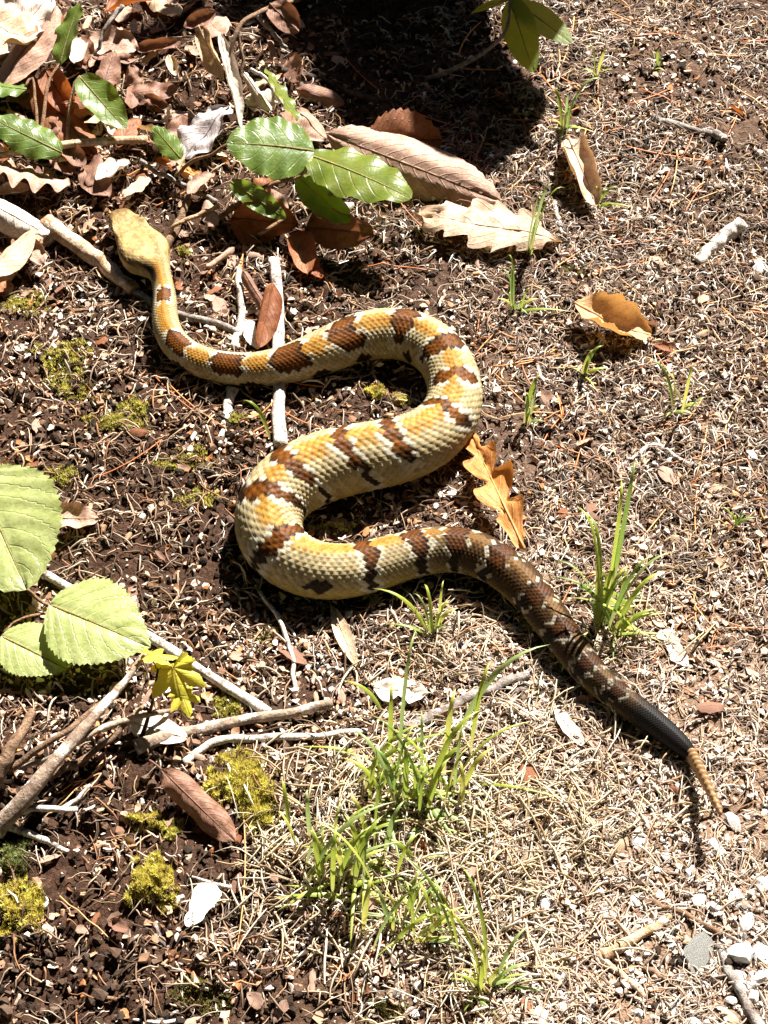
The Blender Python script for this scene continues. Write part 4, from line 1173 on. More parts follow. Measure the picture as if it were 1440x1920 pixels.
stem(pe, [(296, 1255, .055), (310, 1250, .056), (325, 1252, .056)], 3, 3, M['green_stem'], name='leaf_stalk', seed=22)
stem(pe, [(296, 1255, .055), (285, 1240, .058), (282, 1228, .06)], 3, 3, M['green_stem'], name='leaf_stalk', seed=23)
lobed_leaf(pe, ag(325, 1252, .056), ag(338, 1322, .044) - ag(325, 1252, .056), .032, .25, M['seedling'], 1)
lobed_leaf(pe, ag(282, 1228, .060), ag(330, 1226, .055) - ag(282, 1228, .060), .022, -.5, M['seedling'], 2)
lobed_leaf(pe, ag(340, 1300, .046), ag(352, 1330, .040) - ag(340, 1300, .046), .018, .0, M['seedling'], 3)

# ------------------------------------------------------------------ sticks and twigs
def stick(label, pts, w0, w1, mat, branches=(), group=None, name='fallen_stick', cat='stick', rough=.09, wob=.0011, seed=1, n=44):
    m0 = mpp(at(pts[0][0], pts[0][1]))
    P = [ag(p[0], p[1], (p[2] if len(p) > 2 else 0) + 0.5 * (w0 + (w1 - w0) * i / max(1, len(pts) - 1)) * m0 * 0.8) for i, p in enumerate(pts)]
    root = thing(name, P[0], label, cat, group)
    Q = polyline(P, n, wob, seed)
    rad = np.linspace(w0, w1, n) * 0.5 * m0
    rad = rad * (1 + 0.10 * (vnoise(np.arange(n) * .5, np.full(n, seed), 7) - .5))
    V, f = tube(Q, rad, 12, rough, seed)
    child(mesh_obj('shaft', V, f, mat, loc=P[0]), root)
    for bi, (bp, b0, b1) in enumerate(branches):
        B = [ag(p[0], p[1], (p[2] if len(p) > 2 else 0) + b0 * m0 * .4) for p in bp]
        Qb = polyline(B, 14, wob * .6, seed + bi + 1)
        V, f = tube(Qb, np.linspace(b0, b1, 14) * .5 * m0, 8, rough, seed + bi)
        child(mesh_obj('side_twig', V, f, mat, loc=B[0]), root)
    return root
W = M
stick('thick bleached stick pinned under two coils of the snake', [(512, 488, .006), (520, 560, .003), (522, 700), (523, 780), (526, 834)], 20, 23, W['pale_wood'], rough=.12, seed=2)
stick('peeling tan branch lying behind the snake head', [(88, 416, .008), (150, 462, .004), (205, 505), (252, 545)], 34, 26, W['tan_wood'], [([(95, 440), (50, 470), (0, 530)], 34, 30)], rough=.12, seed=3)
stick('smooth grey twig passing under the snake neck', [(250, 545), (300, 575), (345, 592), (400, 605), (448, 625)], 15, 13, W['grey_wood'], seed=4)
stick('pale forked twig leaning beside the rusty curled leaf', [(438, 652), (448, 618), (452, 590), (448, 530, .006), (446, 505, .008)], 15, 13, W['pale_wood'], [([(452, 592), (468, 585), (480, 582)], 11, 9)], seed=5)
stick('long straight white stick running under the serrated leaves', [(60, 1060, .004), (275, 1192, .004), (400, 1272, .002), (505, 1338)], 16, 19, W['pale_wood'], seed=6, wob=.0007)
stick('mottled grey branch lying across the end of the white stick', [(255, 1402), (330, 1378), (440, 1355), (540, 1336, .003), (622, 1320, .004)], 28, 17, W['lichen_wood'], seed=7)
stick('crooked pale twig below the mottled grey branch', [(345, 1432), (375, 1408), (406, 1388, .003), (500, 1384, .003), (600, 1380), (690, 1370)], 17, 12, W['pale_wood'], seed=8)
stick('pale dead branch rising from the bank at the maple seedling', [(-10, 1560, .004), (60, 1480, .02), (150, 1370, .035), (225, 1285, .045), (272, 1222, .05)], 36, 10, W['lichen_wood'], [([(130, 1400, .03), (200, 1362, .03), (330, 1330, .01)], 15, 8), ([(160, 1360, .034), (120, 1410, .025), (40, 1440, .005)], 14, 9)], rough=.1, seed=9)
stick('dark brown broken branch end beside the pale dead branch', [(-20, 1480, .01), (20, 1410, .02), (62, 1335, .03)], 34, 14, W['brown_wood'], rough=.14, seed=10)
stick('thin brown branch crossing the pale dead branch', [(20, 1440, .01), (120, 1375, .03), (210, 1300, .03), (245, 1262, .03)], 14, 7, W['brown_wood'], seed=11)
stick('second thin brown branch under the pale dead branch', [(90, 1460, .004), (190, 1400, .012), (262, 1325, .016)], 16, 8, W['brown_wood'], seed=12)
stick('forked bleached twig on the dark hollow soil', [(-10, 1540, .012), (40, 1520, .014), (90, 1516, .014), (146, 1518, .008)], 15, 10, W['pale_wood'], [([(118, 1515, .012), (142, 1500, .012), (168, 1472, .012)], 9, 6)], seed=13)
stick('short pale broken twig below the forked bleached twig', [(10, 1548, .006), (60, 1565, .004), (126, 1596)], 17, 10, W['pale_wood'], seed=14)
stick('thin white twig reaching out of the snake shadow', [(480, 1098, .004), (520, 1160, .004), (545, 1220, .002), (553, 1300)], 7, 9, W['pale_wood'], seed=15)
stick('rotten grey stick half buried behind the grass tuft', [(755, 1366), (830, 1335), (900, 1300), (992, 1264)], 22, 17, W['grey_wood'], rough=.14, seed=16)
stick('dark twig crossing the white pebbles', [(1185, 1682), (1250, 1700), (1300, 1725), (1356, 1752)], 15, 10, W['brown_wood'], seed=17)
stick('stubby brown stick pointing at the grey schist slab', [(1128, 1792), (1190, 1760), (1258, 1718)], 22, 16, W['tan_wood'], rough=.1, seed=18)
stick('short rusty stick below the stubby brown stick', [(1120, 1788), (1165, 1828), (1212, 1868)], 13, 14, W['tan_wood'], seed=19)
stick('little dark stick among gravel by the rusty stick', [(1205, 1815), (1250, 1838), (1290, 1862)], 13, 9, W['brown_wood'], seed=20)
stick('grey stick running past the pebbles off the path', [(1345, 1772), (1372, 1830), (1400, 1885), (1430, 1935)], 15, 22, W['grey_wood'], seed=21)
stick('thick chalky broken stick on the trodden ground', [(1308, 492), (1345, 455), (1390, 420)], 20, 30, W['pale_wood'], rough=.12, seed=22)
stick('thin grey twig with a dark knobbed end', [(1222, 220), (1280, 238), (1330, 250), (1352, 258)], 12, 14, W['grey_wood'], [([(1340, 252), (1352, 256), (1358, 262)], 20, 14)], seed=23)
stick('white gnarled twig beside the folded tan leaf', [(1040, 380), (1046, 410), (1056, 438)], 10, 7, W['pale_wood'], [([(1050, 425), (1070, 438), (1078, 470)], 5, 4)], seed=24)
stick('splintered white stick stub below the snake neck coil', [(436, 728), (426, 770), (412, 835)], 22, 10, W['pale_wood'], rough=.2, seed=25)
stick('dark twig lying in the shadow by the black soil', [(520, 130), (600, 150), (660, 175), (730, 190)], 15, 9, W['dark_wood'], seed=26)
stick('slim bent stem rising past the withered tan leaves', [(560, 0, .03), (480, 25, .05), (445, 55, .05), (430, 130, .03), (450, 225, .005)], 7, 9, W['brown_wood'], [([(445, 55, .05), (455, 110, .035), (452, 150, .02)], 7, 5)], seed=27)
stick('slanted grey stem beside the slim bent stem', [(482, 28, .04), (510, 60, .03), (536, 92, .02)], 9, 7, W['grey_wood'], seed=28)
stick('thin twig slanting through the heap by the upright green leaf', [(230, 10, .04), (200, 50, .03), (178, 105, .015)], 9, 6, W['grey_wood'], seed=29)
stick('thin grey twig lying below the small oval green leaf', [(262, 300, .01), (300, 325, .01), (350, 348, .008), (405, 378)], 9, 8, W['grey_wood'], seed=30)
stick('brown root rising behind the snake head', [(312, 462), (330, 425, .004), (348, 390, .006), (352, 370, .004)], 17, 13, W['brown_wood'], seed=31)
stick('yellowish stem bent over the brown root', [(318, 440, .006), (335, 418, .014), (370, 404, .016), (410, 386, .010)], 7, 10, W['tan_wood'], seed=32)
stick('grey stem lying above the large leathery leaf', [(470, 130, .02), (500, 150, .02), (535, 200, .015)], 7, 5, W['pale_wood'], seed=33)
stick('weathered root arched over the path below the snake tail', [(880, 1580), (980, 1590), (1060, 1575, .003), (1150, 1535)], 10, 6, W['pale_wood'], seed=34)
stick('long thin root trailing from the straw to the pebbles', [(1060, 1500), (1150, 1515), (1240, 1555), (1310, 1590)], 8, 6, W['pale_wood'], seed=35)
stick('wiry pale root curving between two small sprouts', [(1085, 720), (1120, 775), (1145, 830), (1165, 870), (1230, 835), (1290, 868), (1410, 882)], 6, 9, W['pale_wood'], seed=36)
stick('grey dead grass stem lying behind the long grass tuft', [(1330, 700), (1300, 680), (1270, 760), (1262, 800)], 5, 4, W['grey_wood'], seed=37)
# bleached bits of twig that differ only in where they lie
for k in range(60):
    px, py = [(RNG.uniform(930, 1440), RNG.uniform(0, 1000)), (RNG.uniform(850, 1440), RNG.uniform(1100, 1920)), (RNG.uniform(0, 560), RNG.uniform(0, 640)), (RNG.uniform(0, 700), RNG.uniform(1150, 1920))][k % 4]
    a = RNG.uniform(0, 6.28); l = RNG.uniform(35, 110)
    b = a + RNG.normal(0, .3)
    p1 = (px + l * .5 * math.cos(a), py + l * .5 * math.sin(a) * .8); p2 = (p1[0] + l * .5 * math.cos(b), p1[1] + l * .5 * math.sin(b) * .8)
    wk = int(RNG.integers(0, 4))
    stick('%s %s bit of dead twig near %s' % ('long' if l > 72 else 'short', ['bleached', 'grey', 'brown', 'bleached'][wk], near(px, py)), [(px, py), p1, p2], RNG.uniform(5, 10), RNG.uniform(3, 7), M[['pale_wood', 'grey_wood', 'brown_wood', 'pale_wood'][wk]], group='loose bits of twig', name='twig', cat='twig', seed=200 + k, n=9)

# ------------------------------------------------------------------ pine needles
def needle(px, py, ang, lpx, bendp=0.15, dz=.0015):
    label = '%s rusty pine needle lying near %s' % ('long' if lpx > 75 else 'short', near(px, py))
    a = ag(px, py, dz); s0 = mpp(a)
    n = 7
    th = ang + np.linspace(-bendp, bendp, n)
    st = lpx * s0 / (n - 1)
    X_ = a[0] + np.cumsum(np.cos(th) * st); Y_ = a[1] + np.cumsum(np.sin(th) * st)
    Zt = terrain(X_, Y_)
    Z_ = np.maximum(Zt, np.linspace(Zt[0], Zt[-1], n)) + dz
    V, f = tube(np.stack([X_, Y_, Z_], -1), np.full(n, 1.45 * s0), 4)
    c = np.array([(0.50, 0.15, 0.035), (0.58, 0.23, 0.06), (0.42, 0.12, 0.03), (0.52, 0.30, 0.12)][int(RNG.integers(0, 4))])
    o = mesh_obj('pine_needle', V, f, M['needle'], colors=np.repeat(c[None], len(V), 0), loc=a)
    return tag(o, label, 'pine needle', 'loose pine needles')
for (px, py, ang, l) in [(640, 100, -1.0, 90), (430, 560, 1.45, 110), (437, 560, 1.5, 100), (425, 545, 1.35, 90), (470, 790, .95, 80), (430, 845, .75, 95), (450, 840, .8, 90),
        (870, 330, 1.2, 90), (872, 332, 1.45, 80), (868, 330, 1.7, 85), (880, 335, .9, 70), (1130, 260, -.35, 140), (1250, 380, 1.35, 100), (1270, 310, 1.2, 90), (900, 690, .25, 110),
        (1010, 690, .1, 90), (300, 700, -.8, 130), (280, 690, -.85, 100), (1160, 200, .4, 70), (1110, 460, .2, 110), (1200, 395, 1.0, 80), (1100, 510, .3, 80), (1340, 560, -.9, 110), (600, 500, -1.2, 70),
        (850, 1130, .8, 40), (1030, 1260, .7, 60), (430, 1850, 1.55, 260), (740, 190, -.6, 90), (820, 320, -.8, 110), (150, 350, .3, 90)]:
    needle(px, py, ang, l * 1.25, .15, .003)
for k in range(150):
    if k % 3: px, py = RNG.uniform(880, 1440), RNG.uniform(0, 1250)
    else: px, py = RNG.uniform(0, 1440), RNG.uniform(0, 1900)
    needle(px, py, RNG.uniform(0, 6.28), RNG.uniform(50, 170), RNG.uniform(.02, .3), .0025)

# ------------------------------------------------------------------ stones
def stone_mesh(seed, flat):
    import bmesh
    r = np.random.default_rng(seed)
    bm = bmesh.new(); bmesh.ops.create_icosphere(bm, subdivisions=2, radius=.5)
    for _ in range(9):
        nrm = r.normal(0, 1, 3); nrm /= np.linalg.norm(nrm); d = r.uniform(.26, .42)
        for v in bm.verts:
            q = float(np.dot(v.co, nrm)) - d
            if q > 0: v.co -= Vector(nrm * q * .95)
    for v in bm.verts:
        v.co = Vector((v.co.x * 1.15, v.co.y * .95, v.co.z * flat)) * (1 + r.normal(0, .02))
    me = bpy.data.meshes.new('pebble'); bm.to_mesh(me); bm.free()
    return me
SM = {}
for mk in ('quartz', 'slate', 'tan_wood'):
    SM[mk] = []
    for q in range(7):
        me = stone_mesh(q * 13 + len(mk), .5 + .05 * q); me.materials.append(M['quartz' if mk == 'quartz' else 'slate' if mk == 'slate' else 'tan_wood']); SM[mk].append(me)
def pebble(px, py, wpx, label, group, mk='quartz', rot=None, asp=1.0):
    p = ag(px, py, 0); s0 = wpx * mpp(p)
    o = bpy.data.objects.new('pebble', SM[mk][int(RNG.integers(0, 7))]); COL.objects.link(o)
    o.scale = (s0, s0 * asp, s0); o.rotation_euler = (RNG.normal(0, .2), RNG.normal(0, .2), RNG.uniform(0, 6.28) if rot is None else rot)
    if mk == 'slate': o.scale = (s0, s0 * asp, s0 * .4); o.rotation_euler = (.1, -.05, rot)
    o.location = Vector(p) + Vector((0, 0, s0 * (.05 if mk == 'slate' else .04)))
    return tag(o, label, 'pebble', group)
def QLB(px, py, w): return '%s white angular pebble near %s' % ('big' if w > 38 else 'medium' if w > 22 else 'small', near(px, py))
for (px, py, w) in [(1345, 1597, 50), (1374, 1544, 40), (1020, 1690, 46), (1392, 1790, 62), (1432, 1785, 48), (1015, 1908, 46), (1425, 1835, 42), (1410, 1872, 36), (1340, 1830, 26), (1130, 1715, 32),
        (970, 1725, 46), (1380, 1682, 42), (1295, 1630, 28), (1385, 1832, 30), (1260, 1895, 30), (1030, 1552, 28), (1122, 1555, 32), (1200, 1575, 44), (1095, 1912, 32), (1430, 1660, 36), (1340, 1700, 30), (1310, 1690, 34),
        (1155, 806, 28), (1410, 856, 24), (1300, 636, 24), (1315, 598, 22), (1425, 500, 40), (1257, 866, 22), (1080, 12, 22), (1380, 130, 26), (1425, 290, 24), (1312, 100, 24), (1000, 1760, 30), (1150, 1720, 26), (1190, 1690, 26), (1250, 1610, 24), (1400, 1730, 40), (1300, 1920, 40), (1200, 1900, 26), (895, 1700, 40)]:
    pebble(px, py, w, QLB(px, py, w), 'white path pebbles', rot=None, asp=RNG.uniform(.65, 1))
pebble(1305, 1790, 96, 'grey layered schist slab sunk in the pebbly path', None, 'slate', 1.2, .75)
pebble(1262, 1745, 40, 'small grey schist chip beside the schist slab', None, 'slate', .6, .6)
gx_, gy_ = scatter(230, d_grit, 0)
for x_, y_ in zip(gx_, gy_):
    px, py, _ = project(np.array([x_, y_, 0.0]))
    w = 9 + 22 * RNG.random() ** 1.8 if py > 1450 else RNG.uniform(8, 16)
    pebble(px, py, w, QLB(px, py, w), 'white path pebbles', 'quartz', None, RNG.uniform(.6, 1))

# ------------------------------------------------------------------ moss
def moss(px, py, rx, ry, n, label, colr, h=.005, group=None):
    h *= .68
    c = ag(px, py, 0); s0 = mpp(c)
    rx *= s0; ry *= s0 / .79
    x_ = RNG.uniform(-1.15, 1.15, n * 3); y_ = RNG.uniform(-1.15, 1.15, n * 3)
    rr = np.hypot(x_, y_) + 0.75 * (fbm(x_ * 2.2 + px, y_ * 2.2 + py, 5, 3) - .5) * 2
    k = rr < .95 * RNG.random(n * 3) ** .22
    x_, y_, rr = x_[k][:n], y_[k][:n], rr[k][:n]
    X_ = c[0] + x_ * rx; Y_ = c[1] + y_ * ry
    dome = np.clip(1 - np.clip(rr, 0, 1) ** 2, 0, 1)
    lump = fbm(X_ * 170, Y_ * 170, 8, 2)
    Z_ = terrain(X_, Y_) + h * .9 * dome * (0.35 + 1.3 * lump)
    m_ = len(X_)
    V = np.empty((m_, 9, 3)); Fq = np.empty((m_, 3, 3), int)
    base = np.arange(m_) * 9
    hh = h * RNG.uniform(.35, .9, m_)
    for q in range(3):
        a = RNG.uniform(0, 6.28, m_); lean = RNG.uniform(.2, .8, m_)
        wd = .00055 * RNG.uniform(.7, 1.5, m_)
        V[:, q * 3 + 0] = np.stack([X_ - np.sin(a) * wd, Y_ + np.cos(a) * wd, Z_ - .001], -1)
        V[:, q * 3 + 1] = np.stack([X_ + np.sin(a) * wd, Y_ - np.cos(a) * wd, Z_ - .001], -1)
        V[:, q * 3 + 2] = np.stack([X_ + np.cos(a) * hh * lean, Y_ + np.sin(a) * hh * lean, Z_ + hh], -1)
        Fq[:, q] = base[:, None] + np.array([q * 3, q * 3 + 1, q * 3 + 2])
    colr = np.array(colr)
    cc = colr * (RNG.uniform(.55, 1.35, (m_, 1))) * (.7 + .6 * lump[:, None])
    brown = RNG.random(m_) < .10
    cc[brown] = (0.30, 0.20, 0.06)
    cc = np.clip(cc, 0, .85)
    o = mesh_obj('moss_patch', V.reshape(-1, 3), Fq.reshape(-1, 3), M['moss'], smooth=False, colors=np.repeat(cc, 9, 0), loc=c)
    return tag(o, label, 'moss', group)
YG = (0.74, 0.63, 0.15); GG = (0.56, 0.51, 0.13); DG = (0.26, 0.24, 0.07)
moss(125, 680, 62, 48, 1000, 'loose yellow moss patch on pale soil left of the snake neck', GG)
moss(50, 570, 60, 26, 600, 'thin yellow moss patch above the loose one by the snake neck', GG, .004)
moss(150, 735, 50, 20, 350, 'sparse moss strip just below the loose yellow patch', GG, .004)
moss(215, 790, 58, 26, 700, 'mossy strip on dark soil facing the snake coil', GG, .005)
moss(250, 770, 30, 24, 400, 'dense small moss tuft beside the mossy strip', GG, .006)
moss(345, 865, 60, 28, 600, 'faded moss patch between the serrated leaves and the snake', GG, .004)
moss(375, 935, 44, 22, 350, 'sparse moss bits near the outer bend of the snake', GG, .004)
moss(25, 895, 40, 30, 500, 'green moss clump touching the big serrated leaf', GG, .006)
moss(115, 895, 34, 20, 300, 'little moss clump above the pinkish curled leaf', GG, .005)
moss(445, 1478, 62, 62, 2200, 'bright golden moss cushion beside the boat shaped leaf', YG, .008)
moss(490, 1530, 40, 30, 800, 'golden moss spilling towards the grass tuft', YG, .007)
moss(290, 1652, 52, 42, 1500, 'round golden moss cushion on dark soil', YG, .008)
moss(35, 1700, 60, 52, 1500, 'wide golden green moss cushion with lichen at the bank', YG, .007)
moss(30, 1615, 36, 32, 700, 'pale green moss clump above the wide golden cushion', (.28, .32, .12), .006)
moss(275, 1535, 34, 18, 400, 'small moss tuft on a soil lump under the boat shaped leaf', YG, .006)
moss(320, 1560, 22, 18, 250, 'tiny moss tuft beside the soil lump', GG, .005)
moss(430, 1328, 36, 20, 400, 'flat moss tuft above the mottled grey branch', GG, .004)
moss(500, 1195, 34, 14, 250, 'faint moss strip under the snake shadow edge', GG, .003)
moss(705, 735, 22, 14, 260, 'small yellow moss tuft inside the upper snake loop', YG, .006)
moss(755, 752, 18, 12, 200, 'tiny bright moss tuft near the inner bend of the snake', YG, .006)
moss(625, 990, 44, 14, 400, 'moss strip inside the lower snake loop', GG, .004)
moss(440, 790, 24, 14, 250, 'moss tuft at the splintered white stub', GG, .005)
moss(370, 1870, 60, 30, 500, 'dull moss film on the dark crumbly soil', DG, .004)
moss(730, 1890, 44, 24, 350, 'dull moss film below the leafy grass', DG, .004)
moss(1075, 510, 40, 20, 250, 'olive moss speck on the trodden ground', DG, .003)
moss(345, 470, 16, 12, 120, 'minute moss tuft beside the snake head', GG, .005)

# ------------------------------------------------------------------ grass
def blade(root, a, tip, wm, h, colr, seed, arch=1.15):
    a = np.asarray(a); tip = np.asarray(tip)
    hz = tip - a
    ctl = a + np.array([hz[0] * .30, hz[1] * .30, max(hz[2], 0) * arch + h * .25])
    n = 10
    t = np.linspace(0, 1, n)[:, None]
    C = (1 - t) ** 2 * a + 2 * t * (1 - t) * ctl + t ** 2 * tip
    tg = np.gradient(C, axis=0); tg /= np.linalg.norm(tg, axis=1, keepdims=True)
    az = RNG.uniform(0, 6.28)
    ref = np.array([math.cos(az) * .5, math.sin(az) * .5, 0.0]) + np.array([hz[1], -hz[0], 0]) / (np.linalg.norm(hz[:2]) + 1e-6)
    sd_ = ref - tg * (tg @ ref)[:, None]; sd_ /= np.linalg.norm(sd_, axis=1, keepdims=True)
    nr = np.cross(tg, sd_)
    tt = t[:, 0]
    w = wm * .5 * np.clip(np.minimum(.45 + tt * 2.2, (1 - tt) ** .75 * 1.5), 0, 1)
    fold = .35
    L_ = C + sd_ * w[:, None] + nr * (w * fold)[:, None]; R_ = C - sd_ * w[:, None] + nr * (w * fold)[:, None]
    V = np.stack([L_, C, R_], 1).reshape(-1, 3)
    ii = np.arange(n * 3).reshape(n, 3)
    F_ = np.vstack([np.stack([ii[:-1, q], ii[1:, q], ii[1:, q + 1], ii[:-1, q + 1]], -1) for q in (0, 1)])
    base = np.array([.42, .36, .16])
    k = np.clip(tt / .22, 0, 1)[:, None]
    tipc = np.clip((tt - .86) / .14, 0, 1)[:, None] * (.5 if seed % 3 == 0 else .12)
    cc = base * (1 - k) + np.array(colr) * k
    cc = cc * (1 - tipc) + np.array([.50, .40, .18]) * tipc
    o = mesh_obj('blade', V, F_, M['grass'], colors=np.repeat(cc, 3, 0), loc=a)
    return child(o, root)

GCOL = [(.24, .31, .04), (.30, .36, .05), (.36, .42, .06), (.18, .27, .05), (.46, .46, .10), (.26, .34, .11)]
def tuft(label, bx, by, tips, extra=0, spread=12, er=60, wpx=8, seed=0, name='grass_tuft', straw=0):
    root = thing(name, ag(bx, by, 0), label, 'grass', 'grass tufts on the path')
    k = 0
    tl = [(t[0], t[1], *(t[2:] if len(t) > 2 else ())) for t in tips]
    for e in range(extra):
        a = RNG.uniform(-2.9, .25) if RNG.random() < .85 else RNG.uniform(0, 3)
        r = er * RNG.uniform(.4, 1.25)
        tl.append((bx + r * math.cos(a) * 1.0, by + r * math.sin(a)))
    for t in tl:
        tx, ty = t[0], t[1]
        if len(t) > 3: b0 = (t[2], t[3])
        else: b0 = (bx + RNG.normal(0, spread), by + RNG.normal(0, spread * .6))
        a = ag(b0[0], b0[1], 0)
        s0 = mpp(a)
        dy = b0[1] - ty
        h = max(.006, .80 * dy * s0 / .616 * .85 if dy > 0 else .006)
        h = min(h, .14)
        tip = at(tx, ty, h + a[2])
        ln = np.linalg.norm(tip - a)
        blade(root, a - np.array([0, 0, .002]), tip, wpx * s0 * RNG.uniform(.55, 1.25), ln * .5, GCOL[int(RNG.integers(0, 6))], seed + k)
        k += 1
    return root
tuft('tall leafy grass tuft in straw below the snake belly', 770, 1500, [(782, 1178, 745, 1480), (1032, 1208, 850, 1400), (922, 1238, 880, 1420), (640, 1275, 720, 1340), (905, 1330, 800, 1500), (1000, 1352, 850, 1470), (560, 1400, 690, 1420), (735, 1280, 730, 1440), (870, 1350, 850, 1500), (1065, 1500, 880, 1470), (790, 1330, 790, 1470), (855, 1290, 830, 1460), (830, 1600, 790, 1500), (700, 1400, 745, 1510), (640, 1420, 720, 1500), (880, 1400, 830, 1520), (845, 1420, 800, 1530), (930, 1400, 860, 1500), (760, 1390, 760, 1530)], 44, 46, 150, 9.5, 1)
tuft('bushy grass tuft between the golden moss and white pebbles', 660, 1640, [(528, 1460, 545, 1560), (575, 1480, 580, 1580), (520, 1520, 560, 1600), (640, 1500, 625, 1620), (848, 1605, 740, 1620), (720, 1440, 700, 1600), (600, 1690, 590, 1610), (790, 1560, 740, 1650), (760, 1500, 720, 1610), (530, 1660, 620, 1680), (690, 1560, 680, 1680), (630, 1560, 640, 1660)], 40, 46, 130, 9.5, 60)
tuft('long bladed grass tuft at the lower end of the straw', 912, 1852, [(862, 1620, 915, 1830), (992, 1735, 925, 1850), (885, 1748, 912, 1850), (820, 1690, 905, 1850), (1020, 1860, 930, 1850), (868, 1900, 900, 1850), (905, 1770, 905, 1850)], 12, 14, 80, 9.5, 120)
tuft('grass tuft with dense short blades beside the long bladed one', 770, 1740, [(700, 1640), (745, 1600), (830, 1660), (850, 1720), (690, 1720), (760, 1650), (800, 1640)], 26, 40, 100, 9, 150)
tuft('short arching grass sprout in front of the snake belly', 812, 1192, [(698, 1103), (832, 1088), (776, 1112), (860, 1140), (720, 1170), (795, 1095), (845, 1125), (765, 1140)], 5, 9, 55, 8, 180)
tuft('upright grass tuft behind the dark hind part of the snake', 1135, 1185, [(1078, 950), (1100, 965), (1165, 900, 1135, 1150), (1192, 862, 1140, 1150), (1228, 1040), (1250, 1070), (1040, 1050), (1030, 1080), (1180, 1060), (1205, 1110), (1265, 1035), (1110, 1010), (1060, 1120), (1150, 1240)], 22, 24, 120, 9.5, 200)
tuft('small grass sprout above the folded tan leaf', 1058, 248, [(1030, 166), (1132, 148), (1065, 175), (1085, 180), (1120, 250), (1030, 225), (1075, 200)], 4, 5, 40, 8, 240)
tuft('grass sprout in front of the pale oak leaf', 968, 585, [(940, 505), (952, 478), (958, 500), (995, 540), (1010, 560), (930, 560), (1075, 585)], 4, 5, 35, 7, 260)
tuft('grass sprout beside the cupped orange leaf', 1095, 705, [(1132, 648), (1118, 655), (1070, 690), (1140, 690), (1105, 665)], 3, 4, 30, 7, 280)
tuft('thin two bladed grass sprout over a dark stem', 988, 795, [(1016, 702), (1008, 720), (1012, 760), (985, 735)], 2, 4, 30, 7, 300)
tuft('grass sprout with wide splayed blades on trodden ground', 1272, 775, [(1210, 675), (1300, 680), (1240, 720), (1310, 760), (1255, 700), (1325, 745), (1245, 790)], 3, 9, 45, 7, 320)
tuft('slender yellowing grass sprout at the stalk of the oak leaf', 990, 482, [(1040, 345), (1060, 352), (1020, 360), (1010, 410)], 2, 4, 40, 8, 340)
tuft('low grass sprout at the tip of the folded tan leaf', 1125, 385, [(1190, 390), (1160, 350), (1085, 375), (1140, 355)], 2, 5, 35, 7, 360)
tuft('small grass sprout near the off white root knot', 1378, 990, [(1350, 950), (1420, 970), (1400, 960), (1365, 960)], 2, 4, 30, 6, 380)
tuft('tiny forked grass sprout behind the small sprout', 1120, 145, [(1108, 90), (1140, 95), (1090, 130), (1150, 130)], 1, 3, 25, 6, 400)
tuft('tiny grass sprout by a rusty needle', 1230, 130, [(1222, 98), (1245, 110), (1235, 95)], 1, 3, 20, 6, 420)
tuft('single green blade beside the bleached stick', 508, 826, [(455, 750, 508, 826)], 0, 1, 20, 7, 440)
tuft('single arched blade against the dark flank of the snake', 962, 1158, [(1018, 1120, 962, 1158)], 0, 1, 20, 7, 460)

# ------------------------------------------------------------------ loose scraps of leaf
FM = []
for q in range(8):
    G3, Fq, UV = leaf_grid(['frag', 'oval', 'frag', 'long'][q % 4], 1.0, RNG.uniform(.45, .9), curl=RNG.normal(0, .9), bend=RNG.normal(0, .5), crumple=.12, wave=.05, ragged=.3, seed=300 + q, nu=8, nv=5)
    G3 = G3 - G3.reshape(-1, 3).mean(0)
    for mk in ('dry_pink', 'dry_tan', 'dry_pink', 'dry_brown', 'dry_rust'):
        o = mesh_obj('leaf_scrap', G3.reshape(-1, 3), Fq, M[mk], uv=UV.reshape(-1, 2))
        FM.append(o.data); bpy.data.objects.remove(o)
def d_scrap(px, py, x, y): return blobs(px, py, [(250, 300, 300, 300, 1.0), (350, 1230, 380, 140, 1.0), (120, 1330, 220, 160, .9), (450, 1780, 420, 180, .8), (900, 1550, 350, 350, .7), (200, 700, 250, 250, .5), (1200, 900, 330, 500, .35)], .05)
xs, ys = scatter(260, d_scrap, 30)
for x_, y_ in zip(xs, ys):
    fi = int(RNG.integers(0, len(FM)))
    o = bpy.data.objects.new('leaf_scrap', FM[fi]); COL.objects.link(o)
    sz_ = RNG.uniform(.006, .019) if RNG.random() < .8 else RNG.uniform(.015, .028)
    o.scale = (sz_, sz_, sz_); o.rotation_euler = (RNG.normal(0, .35), RNG.normal(0, .35), RNG.uniform(0, 6.28))
    o.location = (x_, y_, T1(x_, y_) + .002 + sz_ * .10)
    px, py, _ = project(np.array([x_, y_, 0.0]))
    tag(o, '%s %s scrap of dry leaf near %s' % ('large' if sz_ > .014 else 'small', ['pinkish', 'tan', 'pinkish', 'brown', 'rust red'][fi % 5], near(px, py)), 'leaf scrap', 'loose leaf scraps')

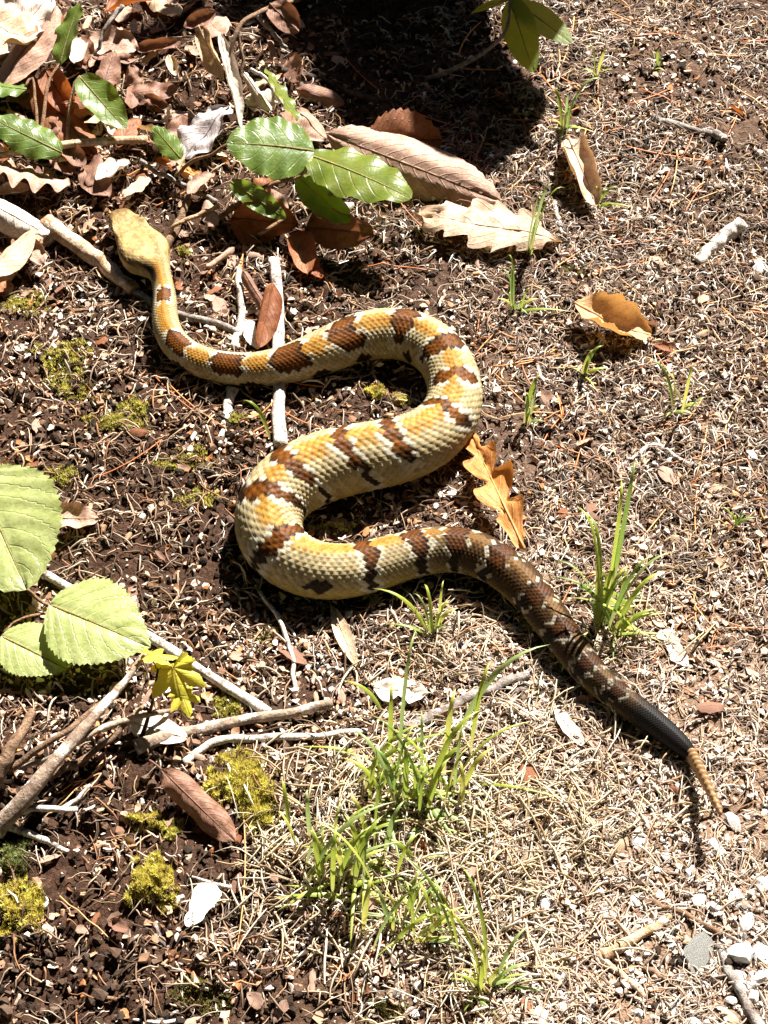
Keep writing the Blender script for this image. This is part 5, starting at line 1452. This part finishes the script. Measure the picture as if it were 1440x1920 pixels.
# ------------------------------------------------------------------ unseen trees added all round to block sky light (open towards the sun)
m, nt, out = new_mat('canopy_leaf')
cn_ = noise(nt, 3.0, 3)
surface(nt, out, mixc(nt, cn_, (0.025, 0.045, 0.012), (0.055, 0.085, 0.022)), 0.7, 0.2)
M['canopy'] = m
sv = np.array(sdir)
TREES = [(75, 4.6, 5.2, 2.6), (120, 4.2, 5.0, 2.6), (165, 4.6, 4.6, 2.7), (212, 4.4, 5.2, 2.6), (258, 4.2, 4.8, 2.6), (300, 4.6, 5.4, 2.6), (340, 5.4, 3.4, 2.3), (55, 6.2, 3.2, 2.2), (20, 6.6, 2.6, 2.2), (230, 2.2, 6.4, 2.4), (140, 2.4, 6.6, 2.4), (300, 2.0, 7.2, 2.2), (90, 4.2, 1.5, 1.7), (135, 4.0, 1.5, 1.7), (180, 4.2, 1.5, 1.8), (225, 4.0, 1.5, 1.7), (270, 4.2, 1.5, 1.7), (315, 4.2, 1.4, 1.6), (0, 4.6, 1.2, 1.5), (40, 4.8, 1.2, 1.5)]
TLAB = ['straight dark trunk', 'trunk with a slight lean', 'stout trunk', 'slender trunk', 'forked looking trunk', 'tall trunk', 'short trunk', 'knotty trunk', 'low spreading trunk', 'old trunk', 'high crowned trunk', 'tallest trunk', 'bushy low crown', 'squat low crown', 'round low crown', 'wide low crown', 'ragged low crown', 'dense low crown', 'short bush like crown', 'knee high branches']
for q, (az, dist, ch, cr) in enumerate(TREES):
    a = math.radians(az)
    b0 = np.array([math.sin(a) * max(dist, 3.0), math.cos(a) * max(dist, 3.0), 0.0])
    cc = np.array([math.sin(a) * dist, math.cos(a) * dist, ch])
    root = thing('sky_block_tree', b0, 'unseen leafy tree added to block sky light, ' + TLAB[q], 'tree', 'added sky blocking trees')
    Qt = polyline([b0 + np.array([0, 0, -.1]), b0 * .5 + cc * .5 - np.array([0, 0, ch * .15]), cc], 14, .05, q)
    V, f = tube(Qt, np.linspace(.16, .05, 14), 10, .06, q)
    child(mesh_obj('trunk', V, f, M['dark_wood'], loc=b0), root)
    N = 6500 if ch > 2 else 4000
    d = RNG.normal(0, 1, (N, 3)); d /= np.linalg.norm(d, axis=1, keepdims=True)
    P = cc + d * (cr * RNG.uniform(.45, 1.05, (N, 1))) * np.array([1, 1, .8])
    pn = P / np.linalg.norm(P, axis=1, keepdims=True)
    P = P[((pn @ sv) < math.cos(math.radians(10.5))) & (P[:, 2] > .5)]
    N = len(P)
    Rm = rotmats(N, 1.0)
    q4 = np.array([(-.5, 0, 0), (0, -.28, .03), (.5, 0, 0), (0, .28, .03)]) * .42
    V = P[:, None] + np.einsum('nij,vj->nvi', Rm, q4)
    Fq = (np.arange(N) * 4)[:, None] + np.array([0, 1, 2, 3])
    child(mesh_obj('crown', V.reshape(-1, 3), Fq, M['canopy'], smooth=False, loc=cc), root)
